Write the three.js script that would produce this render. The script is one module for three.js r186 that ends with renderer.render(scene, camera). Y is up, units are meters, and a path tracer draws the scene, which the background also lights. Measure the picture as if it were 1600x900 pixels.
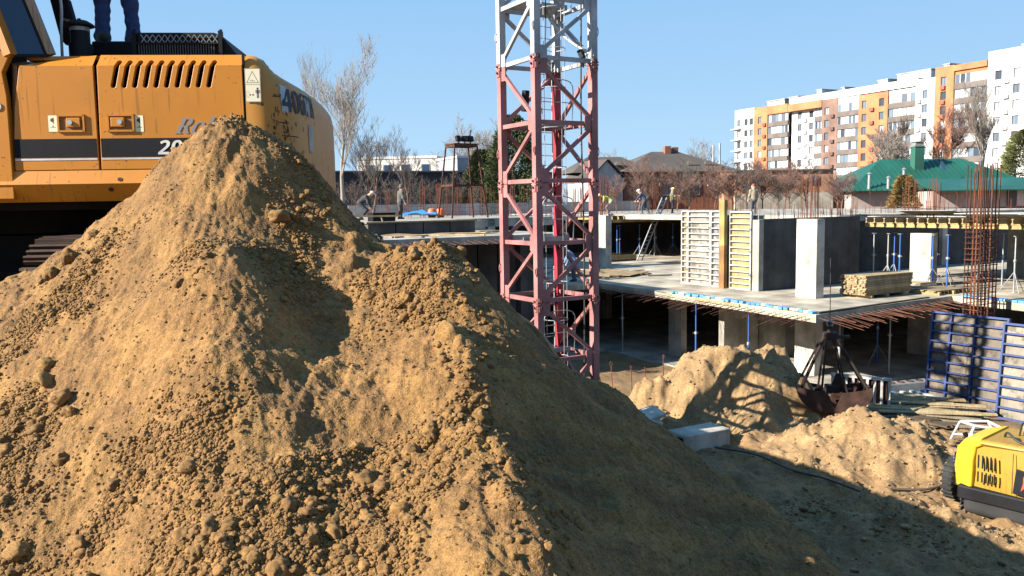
import * as THREE from 'three';
import { mergeGeometries, mergeVertices, toCreasedNormals } from 'three/addons/utils/BufferGeometryUtils.js';
import { RoundedBoxGeometry } from 'three/addons/geometries/RoundedBoxGeometry.js';
import { FontLoader } from 'three/addons/loaders/FontLoader.js';
import { MarchingCubes } from 'three/addons/objects/MarchingCubes.js';

// ---------------------------------------------------------------- camera, sky, sun, exposure
const scene = new THREE.Scene();
const camera = new THREE.PerspectiveCamera(38.18, 16 / 9, 0.05, 3000);
camera.position.set(0, 1.1, 0);
camera.rotation.order = 'YXZ';
camera.rotation.set(-5.8 * Math.PI / 180, 0, -0.017);

const SUN = new THREE.Vector3(-0.828, 0.462, 0.318).normalize();
{
  // clear winter sky: pale at the horizon, deeper blue overhead, brighter round the sun
  const w = 512, h = 256, d = new Float32Array(w * h * 4), K = 0.337;
  for (let j = 0; j < h; j++) for (let i = 0; i < w; i++) {
    const el = ((j + 0.5) / h - 0.5) * Math.PI, az = ((i + 0.5) / w - 0.5) * 2 * Math.PI;
    const dir = new THREE.Vector3(Math.cos(el) * Math.cos(az), Math.sin(el), Math.cos(el) * Math.sin(az));
    const e = Math.max(0, el) / (Math.PI / 2);
    const t = 1 - Math.exp(-e * 5.2);
    let r = 0.52 + (0.12 - 0.52) * t, g = 0.755 + (0.385 - 0.755) * t, b = 0.95 + (0.80 - 0.95) * t;
    const s = Math.max(0, dir.dot(SUN)), glow = 0.45 * Math.pow(s, 24) + 0.10 * Math.pow(s, 4);
    r += glow; g += glow * 0.95; b += glow * 0.85;
    if (el < 0) { r = 0.12; g = 0.1; b = 0.08; }
    const o = (j * w + i) * 4; d[o] = r * K; d[o + 1] = g * K; d[o + 2] = b * K; d[o + 3] = 1;
  }
  const sky = new THREE.DataTexture(d, w, h, THREE.RGBAFormat, THREE.FloatType);
  sky.mapping = THREE.EquirectangularReflectionMapping; sky.magFilter = THREE.LinearFilter; sky.minFilter = THREE.LinearFilter;
  sky.colorSpace = THREE.LinearSRGBColorSpace; sky.needsUpdate = true;
  scene.background = sky; scene.environment = sky;
}
const sun = new THREE.DirectionalLight(new THREE.Color(1.0, 0.93, 0.82), 5);
sun.position.copy(SUN).multiplyScalar(120); sun.target.position.set(6, 0, -25); sun.position.add(sun.target.position);
sun.castShadow = true; sun.shadow.mapSize.set(4096, 4096);
Object.assign(sun.shadow.camera, { left: -70, right: 70, top: 70, bottom: -70, near: 1, far: 300 });
scene.add(sun, sun.target);
const renderer = new THREE.WebGLRenderer({ antialias: true });
renderer.setSize(1024, 576);
renderer.toneMapping = THREE.LinearToneMapping;
renderer.toneMappingExposure = 3.2;
renderer.shadowMap.enabled = true;

// ---------------------------------------------------------------- helpers
function rngOf(seed) { let a = seed >>> 0; return () => { a = (a + 0x6D2B79F5) | 0; let t = Math.imul(a ^ (a >>> 15), 1 | a); t = (t + Math.imul(t ^ (t >>> 7), 61 | t)) ^ t; return ((t ^ (t >>> 14)) >>> 0) / 4294967296; }; }
const clamp = (x, a = 0, b = 1) => Math.min(b, Math.max(a, x));
const lerp = (a, b, t) => a + (b - a) * t;
const sstep = (a, b, x) => { const t = clamp((x - a) / (b - a)); return t * t * (3 - 2 * t); };
const R = d => d * Math.PI / 180;
const V = (x, y, z) => new THREE.Vector3(x, y, z);
function h2(ix, iy) { let n = Math.imul(ix | 0, 374761393) + Math.imul(iy | 0, 668265263); n = Math.imul(n ^ (n >>> 13), 1274126177); return ((n ^ (n >>> 16)) >>> 0) / 4294967296; }
function n2(x, y) {              // gradient noise, -1..1
  const ix = Math.floor(x), iy = Math.floor(y), fx = x - ix, fy = y - iy;
  const g = (i, j, dx, dy) => { const a = h2(i, j) * 6.2831853; return Math.cos(a) * dx + Math.sin(a) * dy; };
  const u = fx * fx * fx * (fx * (fx * 6 - 15) + 10), v = fy * fy * fy * (fy * (fy * 6 - 15) + 10);
  const a = g(ix, iy, fx, fy), b = g(ix + 1, iy, fx - 1, fy), c = g(ix, iy + 1, fx, fy - 1), d = g(ix + 1, iy + 1, fx - 1, fy - 1);
  return 1.5 * (a + (b - a) * u + (c - a) * v + (a - b - c + d) * u * v);
}
function fbm(x, y, o = 4, gain = 0.5) { let s = 0, a = 1, f = 1; for (let i = 0; i < o; i++) { s += a * n2(x * f + i * 17.3, y * f - i * 9.1); a *= gain; f *= 2.03; } return s; }
function lumps(x, y, seed = 0, fill = 0.8) {   // rounded lumps of differing size, 0..1
  const ix = Math.floor(x), iy = Math.floor(y); let m = 0;
  for (let j = -1; j <= 1; j++) for (let i = -1; i <= 1; i++) {
    const a = ix + i, b = iy + j;
    const p = h2(a + seed, b - seed * 3); if (p > fill) continue;
    const cx = a + 0.15 + 0.7 * h2(a * 3 + 11 + seed, b * 5), cy = b + 0.15 + 0.7 * h2(a * 7 + seed, b * 3 + 29), r = 0.25 + 0.42 * h2(a + 91, b + 7 + seed);
    const d2 = ((x - cx) ** 2 + (y - cy) ** 2) / (r * r);
    if (d2 < 1) m = Math.max(m, r * 1.5 * Math.sqrt(1 - d2));
  }
  return m;
}
function n3(x, y, z) { return (n2(x + 13.7 * Math.floor(z), y) * (1 - (z - Math.floor(z))) + n2(x + 13.7 * (Math.floor(z) + 1), y) * (z - Math.floor(z))) ; }

const used = {};
function uniq(name) { const k = used[name] = (used[name] ?? -1) + 1; return k ? `${name}_${String(k).padStart(3, '0')}` : name; }
function tag(o, label, category, group, kind) { if (label) o.userData.label = label; if (category) o.userData.category = category; if (group) o.userData.group = group; if (kind) o.userData.kind = kind; return o; }
function thing(name, label, category, pos = [0, 0, 0], turn = 0, group) { const o = new THREE.Group(); o.name = uniq(name); o.position.set(...pos); o.rotation.y = turn; scene.add(o); return tag(o, label, category, group); }
function metreUV(g) {
  const p = g.attributes.position, n = g.attributes.normal, uv = new Float32Array(p.count * 2);
  for (let i = 0; i < p.count; i++) {
    const ax = Math.abs(n.getX(i)), ay = Math.abs(n.getY(i)), az = Math.abs(n.getZ(i)); let u, v;
    if (ay >= ax && ay >= az) { u = p.getX(i); v = p.getZ(i); } else if (ax >= az) { u = p.getZ(i); v = p.getY(i); } else { u = p.getX(i); v = p.getY(i); }
    uv[2 * i] = u; uv[2 * i + 1] = v;
  }
  g.setAttribute('uv', new THREE.BufferAttribute(uv, 2)); return g;
}
function prep(g) { if (!g.attributes.normal) g.computeVertexNormals(); for (const k of Object.keys(g.attributes)) if (!['position', 'normal', 'uv'].includes(k)) g.deleteAttribute(k); return g.index ? g.toNonIndexed() : g; }
function join(gs, keepUV) { gs = (Array.isArray(gs) ? gs.flat(3) : [gs]).map(prep); gs.forEach(g => { if (!keepUV || !g.attributes.uv) metreUV(g); }); return gs.length === 1 ? gs[0] : mergeGeometries(gs); }
function obj(name, gs, m, parent = scene, keepUV = false) {
  const g = gs && gs.isBufferGeometry && gs.userData.ready ? gs : join(gs, keepUV); g.userData.ready = true;
  const o = new THREE.Mesh(g, m); o.name = parent === scene ? uniq(name) : name; o.castShadow = o.receiveShadow = true; parent.add(o); return o;
}
const M4 = () => new THREE.Matrix4();
function box(w, h, d, x = 0, y = 0, z = 0, ry = 0, rx = 0, rz = 0) { const g = new THREE.BoxGeometry(w, h, d); g.applyMatrix4(M4().makeRotationFromEuler(new THREE.Euler(rx, ry, rz, 'YXZ'))); return g.translate(x, y, z); }
function rbox(w, h, d, r, x = 0, y = 0, z = 0, ry = 0, rx = 0, rz = 0, s = 2) { const g = new RoundedBoxGeometry(w, h, d, s, r); g.applyMatrix4(M4().makeRotationFromEuler(new THREE.Euler(rx, ry, rz, 'YXZ'))); return g.translate(x, y, z); }
function frameOf(a, b, up) { const z = b.clone().sub(a).normalize(), u = (up || (Math.abs(z.y) > 0.95 ? V(1, 0, 0) : V(0, 1, 0))).clone(); const x = u.cross(z).normalize(), y = z.clone().cross(x); return M4().makeBasis(x, y, z).setPosition(a.clone().add(b).multiplyScalar(0.5)); }
function bar(a, b, w, h, up) { a = V(...a); b = V(...b); const g = new THREE.BoxGeometry(w, h, a.distanceTo(b)); return g.applyMatrix4(frameOf(a, b, up && V(...up))); }
function rod(a, b, r, r2 = r, seg = 8) { a = V(...a); b = V(...b); const g = new THREE.CylinderGeometry(r2, r, a.distanceTo(b), seg, 1); g.rotateX(Math.PI / 2); return g.applyMatrix4(frameOf(a, b)); }
function tube(pts, r, seg = 24, rad = 6, closed = false) { return new THREE.TubeGeometry(new THREE.CatmullRomCurve3(pts.map(p => V(...p)), closed), seg, r, rad, closed); }
function lathe(pts, seg = 20) { return new THREE.LatheGeometry(pts.map(p => new THREE.Vector2(...p)), seg); }
function extr(pts, depth, bevel = 0) { const s = new THREE.Shape(pts.map(p => new THREE.Vector2(...p))); return new THREE.ExtrudeGeometry(s, { depth, bevelEnabled: bevel > 0, bevelSize: bevel, bevelThickness: bevel, bevelSegments: 2, curveSegments: 8 }); }

// ---------------------------------------------------------------- textures and materials
function tex(size, fn, srgb = true, rep = 1) {
  const d = new Uint8Array(size * size * 4);
  for (let j = 0; j < size; j++) for (let i = 0; i < size; i++) { const c = fn(i / size, j / size, i, j), o = (j * size + i) * 4; d[o] = clamp(c[0]) * 255; d[o + 1] = clamp(c[1]) * 255; d[o + 2] = clamp(c[2]) * 255; d[o + 3] = 255; }
  const t = new THREE.DataTexture(d, size, size); t.wrapS = t.wrapT = THREE.RepeatWrapping; t.magFilter = THREE.LinearFilter; t.minFilter = THREE.LinearMipmapLinearFilter; t.generateMipmaps = true;
  if (srgb) t.colorSpace = THREE.SRGBColorSpace; t.repeat.set(rep, rep); t.needsUpdate = true; return t;
}
function tn(u, v, f, o = 4, g = 0.55) {        // noise that tiles over 0..1
  const wrap = (x, y, per) => { const ix = Math.floor(x), iy = Math.floor(y), fx = x - ix, fy = y - iy, a = (i, j) => h2(((ix + i) % per + per) % per + per * 7, ((iy + j) % per + per) % per); const sx = fx * fx * (3 - 2 * fx), sy = fy * fy * (3 - 2 * fy); return lerp(lerp(a(0, 0), a(1, 0), sx), lerp(a(0, 1), a(1, 1), sx), sy); };
  let s = 0, am = 1, t = 0, p = f; for (let i = 0; i < o; i++) { s += am * wrap(u * p, v * p, p); t += am; am *= g; p *= 2; } return s / t;
}
const grey = (k) => [k, k, k];
const T = {};
T.mottle = tex(512, (u, v) => { const k = 0.80 + 0.5 * (tn(u, v, 4, 6) - 0.5) + 0.10 * (tn(u + .3, v, 64, 2) - 0.5); return grey(k); }, true, 0.5);
T.concrete = tex(512, (u, v) => { const b = tn(u, v, 3, 6), f = tn(u + .37, v + .2, 48, 3), hole = f > 0.78 ? 0.18 : 0, st = 0.12 * (tn(u * 1, v * 0.0 + .5, 24, 3) - 0.5); const k = 0.82 + 0.55 * (b - 0.5) - hole + st; return [k, k * 0.985, k * 0.95]; }, true, 0.4);
T.concreteBump = tex(512, (u, v) => grey(0.5 + 0.5 * (tn(u, v, 16, 5) - 0.5)), false, 0.4);
T.paint = tex(1024, (u, v) => {
  const d = tn(u, v, 5, 6), s = tn(u * 1, v, 90, 2), streak = tn(u, v * 0.06 + .1, 64, 3); let k = 0.97 + 0.10 * (d - 0.5);
  const dust = sstep(0.52, 0.75, tn(u + .11, v + .4, 7, 6)) * 0.45; let c = [k, k * 0.97, k * 0.93];
  c = [lerp(c[0], 0.80, dust * .5), lerp(c[1], 0.84, dust * .5), lerp(c[2], 1.0, dust * .25)];
  if (s > 0.86 && d > 0.52) c = c.map(x => x * 0.62); const st = sstep(0.68, 0.8, streak) * 0.14; return c.map(x => x * (1 - st));
}, true, 0.6);
T.rust = tex(512, (u, v) => { const a = tn(u, v, 6, 6), b = tn(u + .5, v + .2, 40, 3); return [0.62 + 0.55 * (a - .5) + .2 * (b - .5), 0.46 + 0.5 * (a - .5) + .2 * (b - .5), 0.38 + 0.45 * (a - .5) + .2 * (b - .5)]; }, true, 1);
T.wood = tex(512, (u, v) => { const g = tn(u * 1, v * 1, 2, 3), l = tn(u, v * 0.05 + .3, 60, 3), k = 0.78 + 0.35 * (l - .5) + 0.3 * (g - .5); return [k, k * 0.97, k * 0.9]; }, true, 1);
T.ply = tex(512, (u, v) => { const g = tn(u, v, 3, 6), w = tn(u, v * 0.2, 30, 3), d = sstep(.55, .7, tn(u + .2, v + .6, 6, 5)); const k = 0.75 + 0.4 * (g - .5) + .15 * (w - .5) - d * .2; return [k, k * .98, k * .95]; }, true, 0.6);
T.sand = tex(1024, (u, v) => {
  const a = tn(u, v, 5, 5), b = tn(u + .21, v + .63, 128, 3, .8), c = tn(u + .7, v + .1, 30, 4);
  const k = 0.80 + 0.34 * (a - .5) + 0.55 * (b - .5) + 0.25 * (c - .5); return [k * 1.02, k * (0.985 + .04 * (a - .5)), k * (0.95 + 0.1 * (c - .5))];
}, true, 1.35);
T.sandBump = tex(1024, (u, v) => grey(0.5 + 0.9 * (tn(u, v, 60, 4, .75) - 0.5)), false, 1.35);
T.mud = tex(512, (u, v) => { const a = tn(u, v, 4, 6), b = tn(u + .2, v + .5, 64, 3); const k = .78 + .4 * (a - .5) + .35 * (b - .5); return [k, k * .97, k * .93]; }, true, 0.5);
T.far = tex(256, (u, v) => grey(0.85 + 0.35 * (tn(u, v, 4, 5) - 0.5)), true, 0.12);

const mat = (r, g, b, o = {}) => { const m = new THREE.MeshStandardMaterial({ roughness: 0.8, metalness: 0, side: THREE.DoubleSide, ...o }); m.color.setRGB(r, g, b); return m; };
const matte = (r, g, b, o = {}) => { const m = new THREE.MeshPhysicalMaterial({ roughness: 0.8, specularIntensity: 0.35, side: THREE.DoubleSide, ...o }); m.color.setRGB(r, g, b); return m; };
const M = {
  sand: mat(0.242, 0.135, 0.043, { map: T.sand, bumpMap: T.sandBump, bumpScale: 0.007, roughness: 1, vertexColors: true }),
  clod: mat(0.235, 0.134, 0.043, { map: T.sand, roughness: 1 }),
  soilClod: mat(0.35, 0.236, 0.12, { map: T.mud, roughness: 1 }),
  soil: mat(0.36, 0.240, 0.120, { map: T.mud, bumpMap: T.sandBump, bumpScale: 0.01, roughness: 1 }),
  ground: mat(0.29, 0.182, 0.084, { map: T.mud, roughness: 1 }),
  concrete: mat(0.41, 0.39, 0.355, { map: T.concrete, bumpMap: T.concreteBump, bumpScale: 0.006, roughness: 0.9 }),
  column: mat(0.56, 0.54, 0.50, { map: T.concrete, bumpMap: T.concreteBump, bumpScale: 0.006, roughness: 0.9 }),
  slabDust: mat(0.45, 0.405, 0.335, { map: T.concrete, bumpMap: T.concreteBump, bumpScale: 0.01, roughness: 0.95 }),
  concreteDark: mat(0.075, 0.076, 0.078, { map: T.concrete, bumpMap: T.concreteBump, bumpScale: 0.006, roughness: 0.9 }),  // coated wall's own dark tone; also stands for shade under the decks
  yellow: mat(0.42, 0.166, 0.006, { map: T.paint, roughness: 0.42 }),
  yellowMini: mat(0.30, 0.19, 0.026, { map: T.paint, roughness: 0.45 }),
  black: matte(0.012, 0.0125, 0.015, { map: T.mottle, roughness: 0.6 }),
  blackDull: matte(0.014, 0.0135, 0.013, { map: T.mottle, roughness: 0.9 }),
  rubber: mat(0.03, 0.03, 0.03, { map: T.mottle, roughness: 0.9 }),
  trackSteel: mat(0.10, 0.085, 0.065, { map: T.rust, roughness: 0.8, metalness: 0.2 }),
  stripe: matte(0.009, 0.010, 0.014, { map: T.mottle, roughness: 0.75 }),
  white: mat(0.62, 0.62, 0.60, { map: T.mottle, roughness: 0.6 }),
  chrome: mat(0.6, 0.6, 0.6, { roughness: 0.3, metalness: 0.9 }),
  red: mat(0.40, 0.155, 0.145, { map: T.mottle, roughness: 0.6 }),  // red paled to imitate the overexposed look of its sunlit faces
  redFresh: mat(0.42, 0.02, 0.035, { map: T.mottle, roughness: 0.55 }),
  mastWhite: mat(0.44, 0.45, 0.47, { map: T.mottle, roughness: 0.6 }),
  rust: mat(0.30, 0.15, 0.066, { map: T.rust, roughness: 0.9 }),
  barPale: mat(0.30, 0.20, 0.13, { map: T.rust, roughness: 0.85 }),
  rustDark: mat(0.13, 0.075, 0.05, { map: T.rust, roughness: 0.9 }),
  galv: mat(0.42, 0.43, 0.44, { map: T.mottle, roughness: 0.5, metalness: 0.4 }),
  blue: mat(0.014, 0.042, 0.175, { map: T.paint, roughness: 0.5 }),
  blueProp: mat(0.02, 0.09, 0.36, { map: T.paint, roughness: 0.5 }),
  blueLight: mat(0.10, 0.33, 0.68, { map: T.mottle, roughness: 0.6 }),
  panelWhite: mat(0.55, 0.53, 0.48, { map: T.mottle, roughness: 0.7 }),
  ply: mat(0.34, 0.29, 0.22, { map: T.ply, roughness: 0.8 }),
  plyLight: mat(0.40, 0.385, 0.345, { map: T.ply, roughness: 0.8 }),
  plyYellow: mat(0.46, 0.36, 0.17, { map: T.wood, roughness: 0.8 }),
  wood: mat(0.36, 0.27, 0.155, { map: T.wood, roughness: 0.85 }),
  woodGrey: mat(0.30, 0.26, 0.20, { map: T.wood, roughness: 0.9 }),
  woodPale: mat(0.48, 0.39, 0.25, { map: T.wood, roughness: 0.85 }),
  woodDark: mat(0.12, 0.085, 0.055, { map: T.wood, roughness: 0.9 }),
  cable: mat(0.02, 0.02, 0.02, { roughness: 0.6 }),
  glassDark: new THREE.MeshPhysicalMaterial({ color: new THREE.Color().setRGB(0.02, 0.035, 0.07), roughness: 0.06, metalness: 0, specularIntensity: 1, side: THREE.DoubleSide }),
};
// ---------------------------------------------------------------- ground with the excavated pit
const BA = R(30), BO = V(9.68, 0, -26.31);               // the building's corner and heading
const ub = V(Math.cos(BA), 0, -Math.sin(BA)), vb = V(-Math.sin(BA), 0, -Math.cos(BA));
const B = (p, y, q) => [BO.x + ub.x * p + vb.x * q, y, BO.z + ub.z * p + vb.z * q];
const pit = [[2.6, 4], [1.0, -4.2], [0.1, -7], [-0.6, -11], [-2.2, -15], [-5.5, -20.5], [-9, -23.5], [-14, -24.5], [-40, -68], [30, -108], [75, -60], [60, 10]];
function pitDist(x, z) {           // signed distance, negative inside
  let d = 1e9, inside = false;
  for (let i = 0, j = pit.length - 1; i < pit.length; j = i++) {
    const [ax, az] = pit[j], [bx, bz] = pit[i], dx = bx - ax, dz = bz - az, t = clamp(((x - ax) * dx + (z - az) * dz) / (dx * dx + dz * dz));
    d = Math.min(d, Math.hypot(x - ax - dx * t, z - az - dz * t));
    if ((az > z) !== (bz > z) && x < (bx - ax) * (z - az) / (bz - az) + ax) inside = !inside;
  }
  return inside ? -d : d;
}
function groundY(x, z) {
  const s = pitDist(x, z), nx = fbm(x * 0.35, z * 0.35, 3);
  const near = sstep(-40, -30, z);
  const w = 3.4 + 0.6 * nx;
  const k = sstep(0, w, -s);
  const top = -0.02 + 0.05 * fbm(x * 0.5, z * 0.5, 3) - 0.5 * sstep(-5.4, -3.0, z) * sstep(-8, -3, x);
  let floor = -5.6 + near * sstep(-27, -22, z) * 0.35 + near * (0.10 * fbm(x * 0.7, z * 0.7, 3));
  // loose spoil thrown about the open part of the pit
  const open = sstep(-27.5, -24, z) * sstep(13.5, 10.5, x);
  floor += open * (0.22 * Math.max(0, fbm(x * 0.55 + 4, z * 0.55, 3) + 0.25) + 0.09 * fbm(x * 1.9, z * 1.9, 4));
  let y = lerp(top, floor, k);
  if (open > 0 || s > -5 && s < 1) { const rough = clamp(Math.max(open, k * (1 - k) * 4)); y += rough * (0.05 * fbm(x * 4.3, z * 4.3, 3) + 0.07 * lumps(x * 3.1, z * 3.1, 3, 0.6) * sstep(-.2, .5, n2(x * .6, z * .6 + 7)) + 0.035 * lumps(x * 7.3, z * 7.3, 5, 0.6)); }
  if (x > -6.2 && x < 4.8 && z > -8.5 && z < -0.7) y = Math.min(y, pileBase(clamp(x, -6, 4.6), clamp(z, -8.3, -.9)) - 0.22 - 1.0 * sstep(3.4, 4.6, x));
  return y;
}
function gridLines(parts) { const out = []; for (const [a, b, n] of parts) for (let i = 0; i < n; i++) out.push(lerp(a, b, i / n)); out.push(parts[parts.length - 1][1]); return out; }
function heightMesh(name, xs, zs, f, m, uvs = 1, tone) {
  const nx = xs.length, nz = zs.length, pos = new Float32Array(nx * nz * 3), uv = new Float32Array(nx * nz * 2);
  for (let j = 0; j < nz; j++) for (let i = 0; i < nx; i++) { const k = j * nx + i; pos[3 * k] = xs[i]; pos[3 * k + 1] = f(xs[i], zs[j]); pos[3 * k + 2] = zs[j]; uv[2 * k] = xs[i] * uvs; uv[2 * k + 1] = (zs[j] - pos[3 * k + 1] * 0.6) * uvs; }
  const idx = []; for (let j = 0; j < nz - 1; j++) for (let i = 0; i < nx - 1; i++) { const a = j * nx + i, b = a + 1, c = a + nx, d = c + 1; idx.push(a, b, c, b, d, c); }
  const g = new THREE.BufferGeometry(); g.setAttribute('position', new THREE.BufferAttribute(pos, 3)); g.setAttribute('uv', new THREE.BufferAttribute(uv, 2)); g.setIndex(idx); g.computeVertexNormals(); g.userData.ready = true;
  if (tone) { const col = new Float32Array(nx * nz * 3); for (let j = 0; j < nz; j++) for (let i = 0; i < nx; i++) col.set(tone(xs[i], zs[j]), 3 * (j * nx + i)); g.setAttribute('color', new THREE.BufferAttribute(col, 3)); }
  // grids run with falling z here: keep the normals pointing up
  const n = g.attributes.normal; let up = 0; for (let i = 0; i < n.count; i += 97) up += n.getY(i); if (up < 0) { for (let i = 0; i < n.array.length; i++) n.array[i] *= -1; const a = g.index.array; for (let i = 0; i < a.length; i += 3) { const t = a[i]; a[i] = a[i + 1]; a[i + 1] = t; } }
  const o = new THREE.Mesh(g, m); o.name = name; o.castShadow = o.receiveShadow = true; scene.add(o); return o;
}
// ---------------------------------------------------------------- the sand pile
const pilePts = [[-1.69,1.6,-5.0],[-1.88,1.49,-5.0],[-2.07,1.34,-4.98],[-2.26,1.15,-4.95],[-2.44,0.97,-4.9],[-2.59,0.8,-4.8],[-2.72,0.7,-4.7],[-2.85,0.62,-4.6],[-3.15,0.47,-4.5],[-3.6,0.34,-4.4],[-1.4,0.92,-4.05],[-1.23,0.52,-3.5],[-1.09,0.2,-3.05],[-0.95,-0.09,-2.6],[-0.83,-0.37,-2.2],[-2.03,0.79,-4.4],[-1.76,0.43,-3.75],[-1.55,0.1,-3.25],[-1.36,-0.18,-2.8],[-1.15,-0.44,-2.3],[-2.34,0.38,-4.05],[-2.25,0.02,-3.55],[-1.91,-0.31,-2.95],[-1.63,-0.64,-2.45],[-2.85,-0.15,-3.4],[-2.24,-0.51,-2.6],[-1.32,1.41,-5.02],[-1.07,1.18,-5.06],[-0.91,0.95,-5.05],[-0.7,0.82,-4.8],[-0.52,0.83,-4.55],[-1.22,0.78,-4.4],[-1.19,1.08,-4.75],[-0.94,0.71,-4.35],[-0.7,0.68,-4.3],[-0.88,0.41,-3.75],[-0.74,0.1,-3.05],[-0.64,-0.1,-2.6],[-0.56,-0.38,-2.2],[-0.59,0.41,-3.75],[-0.51,0.11,-3.15],[-0.32,-0.05,-2.5],[-0.23,-0.32,-2.1],[-0.37,0.81,-4.35],[-0.41,0.69,-4.12],[-0.33,0.52,-3.77],[-0.26,0.35,-3.42],[-0.17,0.21,-3.07],[-0.08,0.09,-2.76],[0.08,-0.02,-2.42],[0.2,-0.2,-2.05],[-0.2,0.76,-4.42],[0,0.53,-4.5],[0.21,0.25,-4.6],[0.47,0.06,-4.75],[0.7,-0.12,-4.8],[0.93,-0.31,-4.6],[1.35,-0.56,-4.3],[1.61,-0.77,-4.0],[1.83,-0.96,-3.7],[2.19,-1.24,-3.4],[0.12,0.07,-3.42],[0.53,-0.22,-3.45],[0.46,-0.3,-3.0],[0.93,-0.49,-3.4],[0.37,-0.43,-2.4],[0.92,-0.75,-2.9],[-0.2,0.15,-5.5],[0.5,-0.55,-5.7],[1.2,-1.1,-5.5],[2,-1.4,-4.9],[2.5,-1.7,-4],[3,-2,-3],[-0.8,0.25,-6.1],[-1.7,0.8,-6.3],[-1.7,0.1,-7.4],[-2.6,0.6,-6.3],[-3.6,0.2,-6.2],[-5,0.1,-6.0],[-1,-0.15,-7.3],[0.2,-1.2,-7],[1,-2.2,-7],[2.5,-3.2,-6.3],[3.8,-3.6,-4.6],[4.5,-3.8,-3],[-3,-0.05,-8.2],[0,-1.2,-8.2],[3,-4.6,-8.2],[-4,-0.55,-1.2],[-2,-0.55,-1.0],[0,-0.5,-1.0],[1.2,-0.6,-1.0],[2.2,-1,-1.2]];
const pileBase = (() => {
  const n = pilePts.length, N = n + 3, A = [], ph = (r2) => r2 > 0 ? 0.5 * r2 * Math.log(r2) : 0;
  for (let i = 0; i < N; i++) A.push(new Float64Array(N + 1));
  for (let i = 0; i < n; i++) {
    for (let j = 0; j < n; j++) A[i][j] = ph((pilePts[i][0] - pilePts[j][0]) ** 2 + (pilePts[i][2] - pilePts[j][2]) ** 2) + (i === j ? 0.0015 : 0);
    A[i][n] = A[n][i] = 1; A[i][n + 1] = A[n + 1][i] = pilePts[i][0]; A[i][n + 2] = A[n + 2][i] = pilePts[i][2]; A[i][N] = pilePts[i][1];
  }
  for (let c = 0; c < N; c++) { let p = c; for (let r = c + 1; r < N; r++) if (Math.abs(A[r][c]) > Math.abs(A[p][c])) p = r; [A[c], A[p]] = [A[p], A[c]]; for (let r = 0; r < N; r++) if (r !== c) { const f = A[r][c] / A[c][c]; if (f) for (let k = c; k <= N; k++) A[r][k] -= f * A[c][k]; } }
  const w = A.map((r, i) => r[N] / r[i]);
  const exact = (x, z) => { let s = w[n] + w[n + 1] * x + w[n + 2] * z; for (let i = 0; i < n; i++) s += w[i] * ph((pilePts[i][0] - x) ** 2 + (pilePts[i][2] - z) ** 2); return s; };
  const X0 = -7, Z0 = -9.2, st = .06, nx = 210, nz = 150, G = new Float64Array(nx * nz); for (let j = 0; j < nz; j++) for (let i = 0; i < nx; i++) G[j * nx + i] = exact(X0 + i * st, Z0 + j * st);
  const cub = (a, b, c, d, t) => b + .5 * t * (c - a + t * (2 * a - 5 * b + 4 * c - d + t * (3 * (b - c) + d - a)));
  return (x, z) => { const fx = clamp((x - X0) / st, 1, nx - 3), fz = clamp((z - Z0) / st, 1, nz - 3), i = Math.floor(fx), j = Math.floor(fz), u = fx - i, v = fz - j, row = k => { const o = k * nx + i; return cub(G[o - 1], G[o], G[o + 1], G[o + 2], u); }; return cub(row(j - 1), row(j), row(j + 1), row(j + 2), v); };
})();
// the ground sheet
{
  const xs = gridLines([[-1500, -200, 12], [-200, -40, 20], [-40, -6, 40], [-6, 1, 60], [1, 14.5, 200], [14.5, 40, 40], [40, 200, 30], [200, 1500, 12]]);
  const zs = gridLines([[300, 6, 12], [6, -3, 40], [-3, -28, 340], [-28, -60, 50], [-60, -200, 40], [-200, -1500, 14]]);
  const g = heightMesh('ground', xs, zs, groundY, M.ground, 1); g.userData.kind = 'structure';
}

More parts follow.
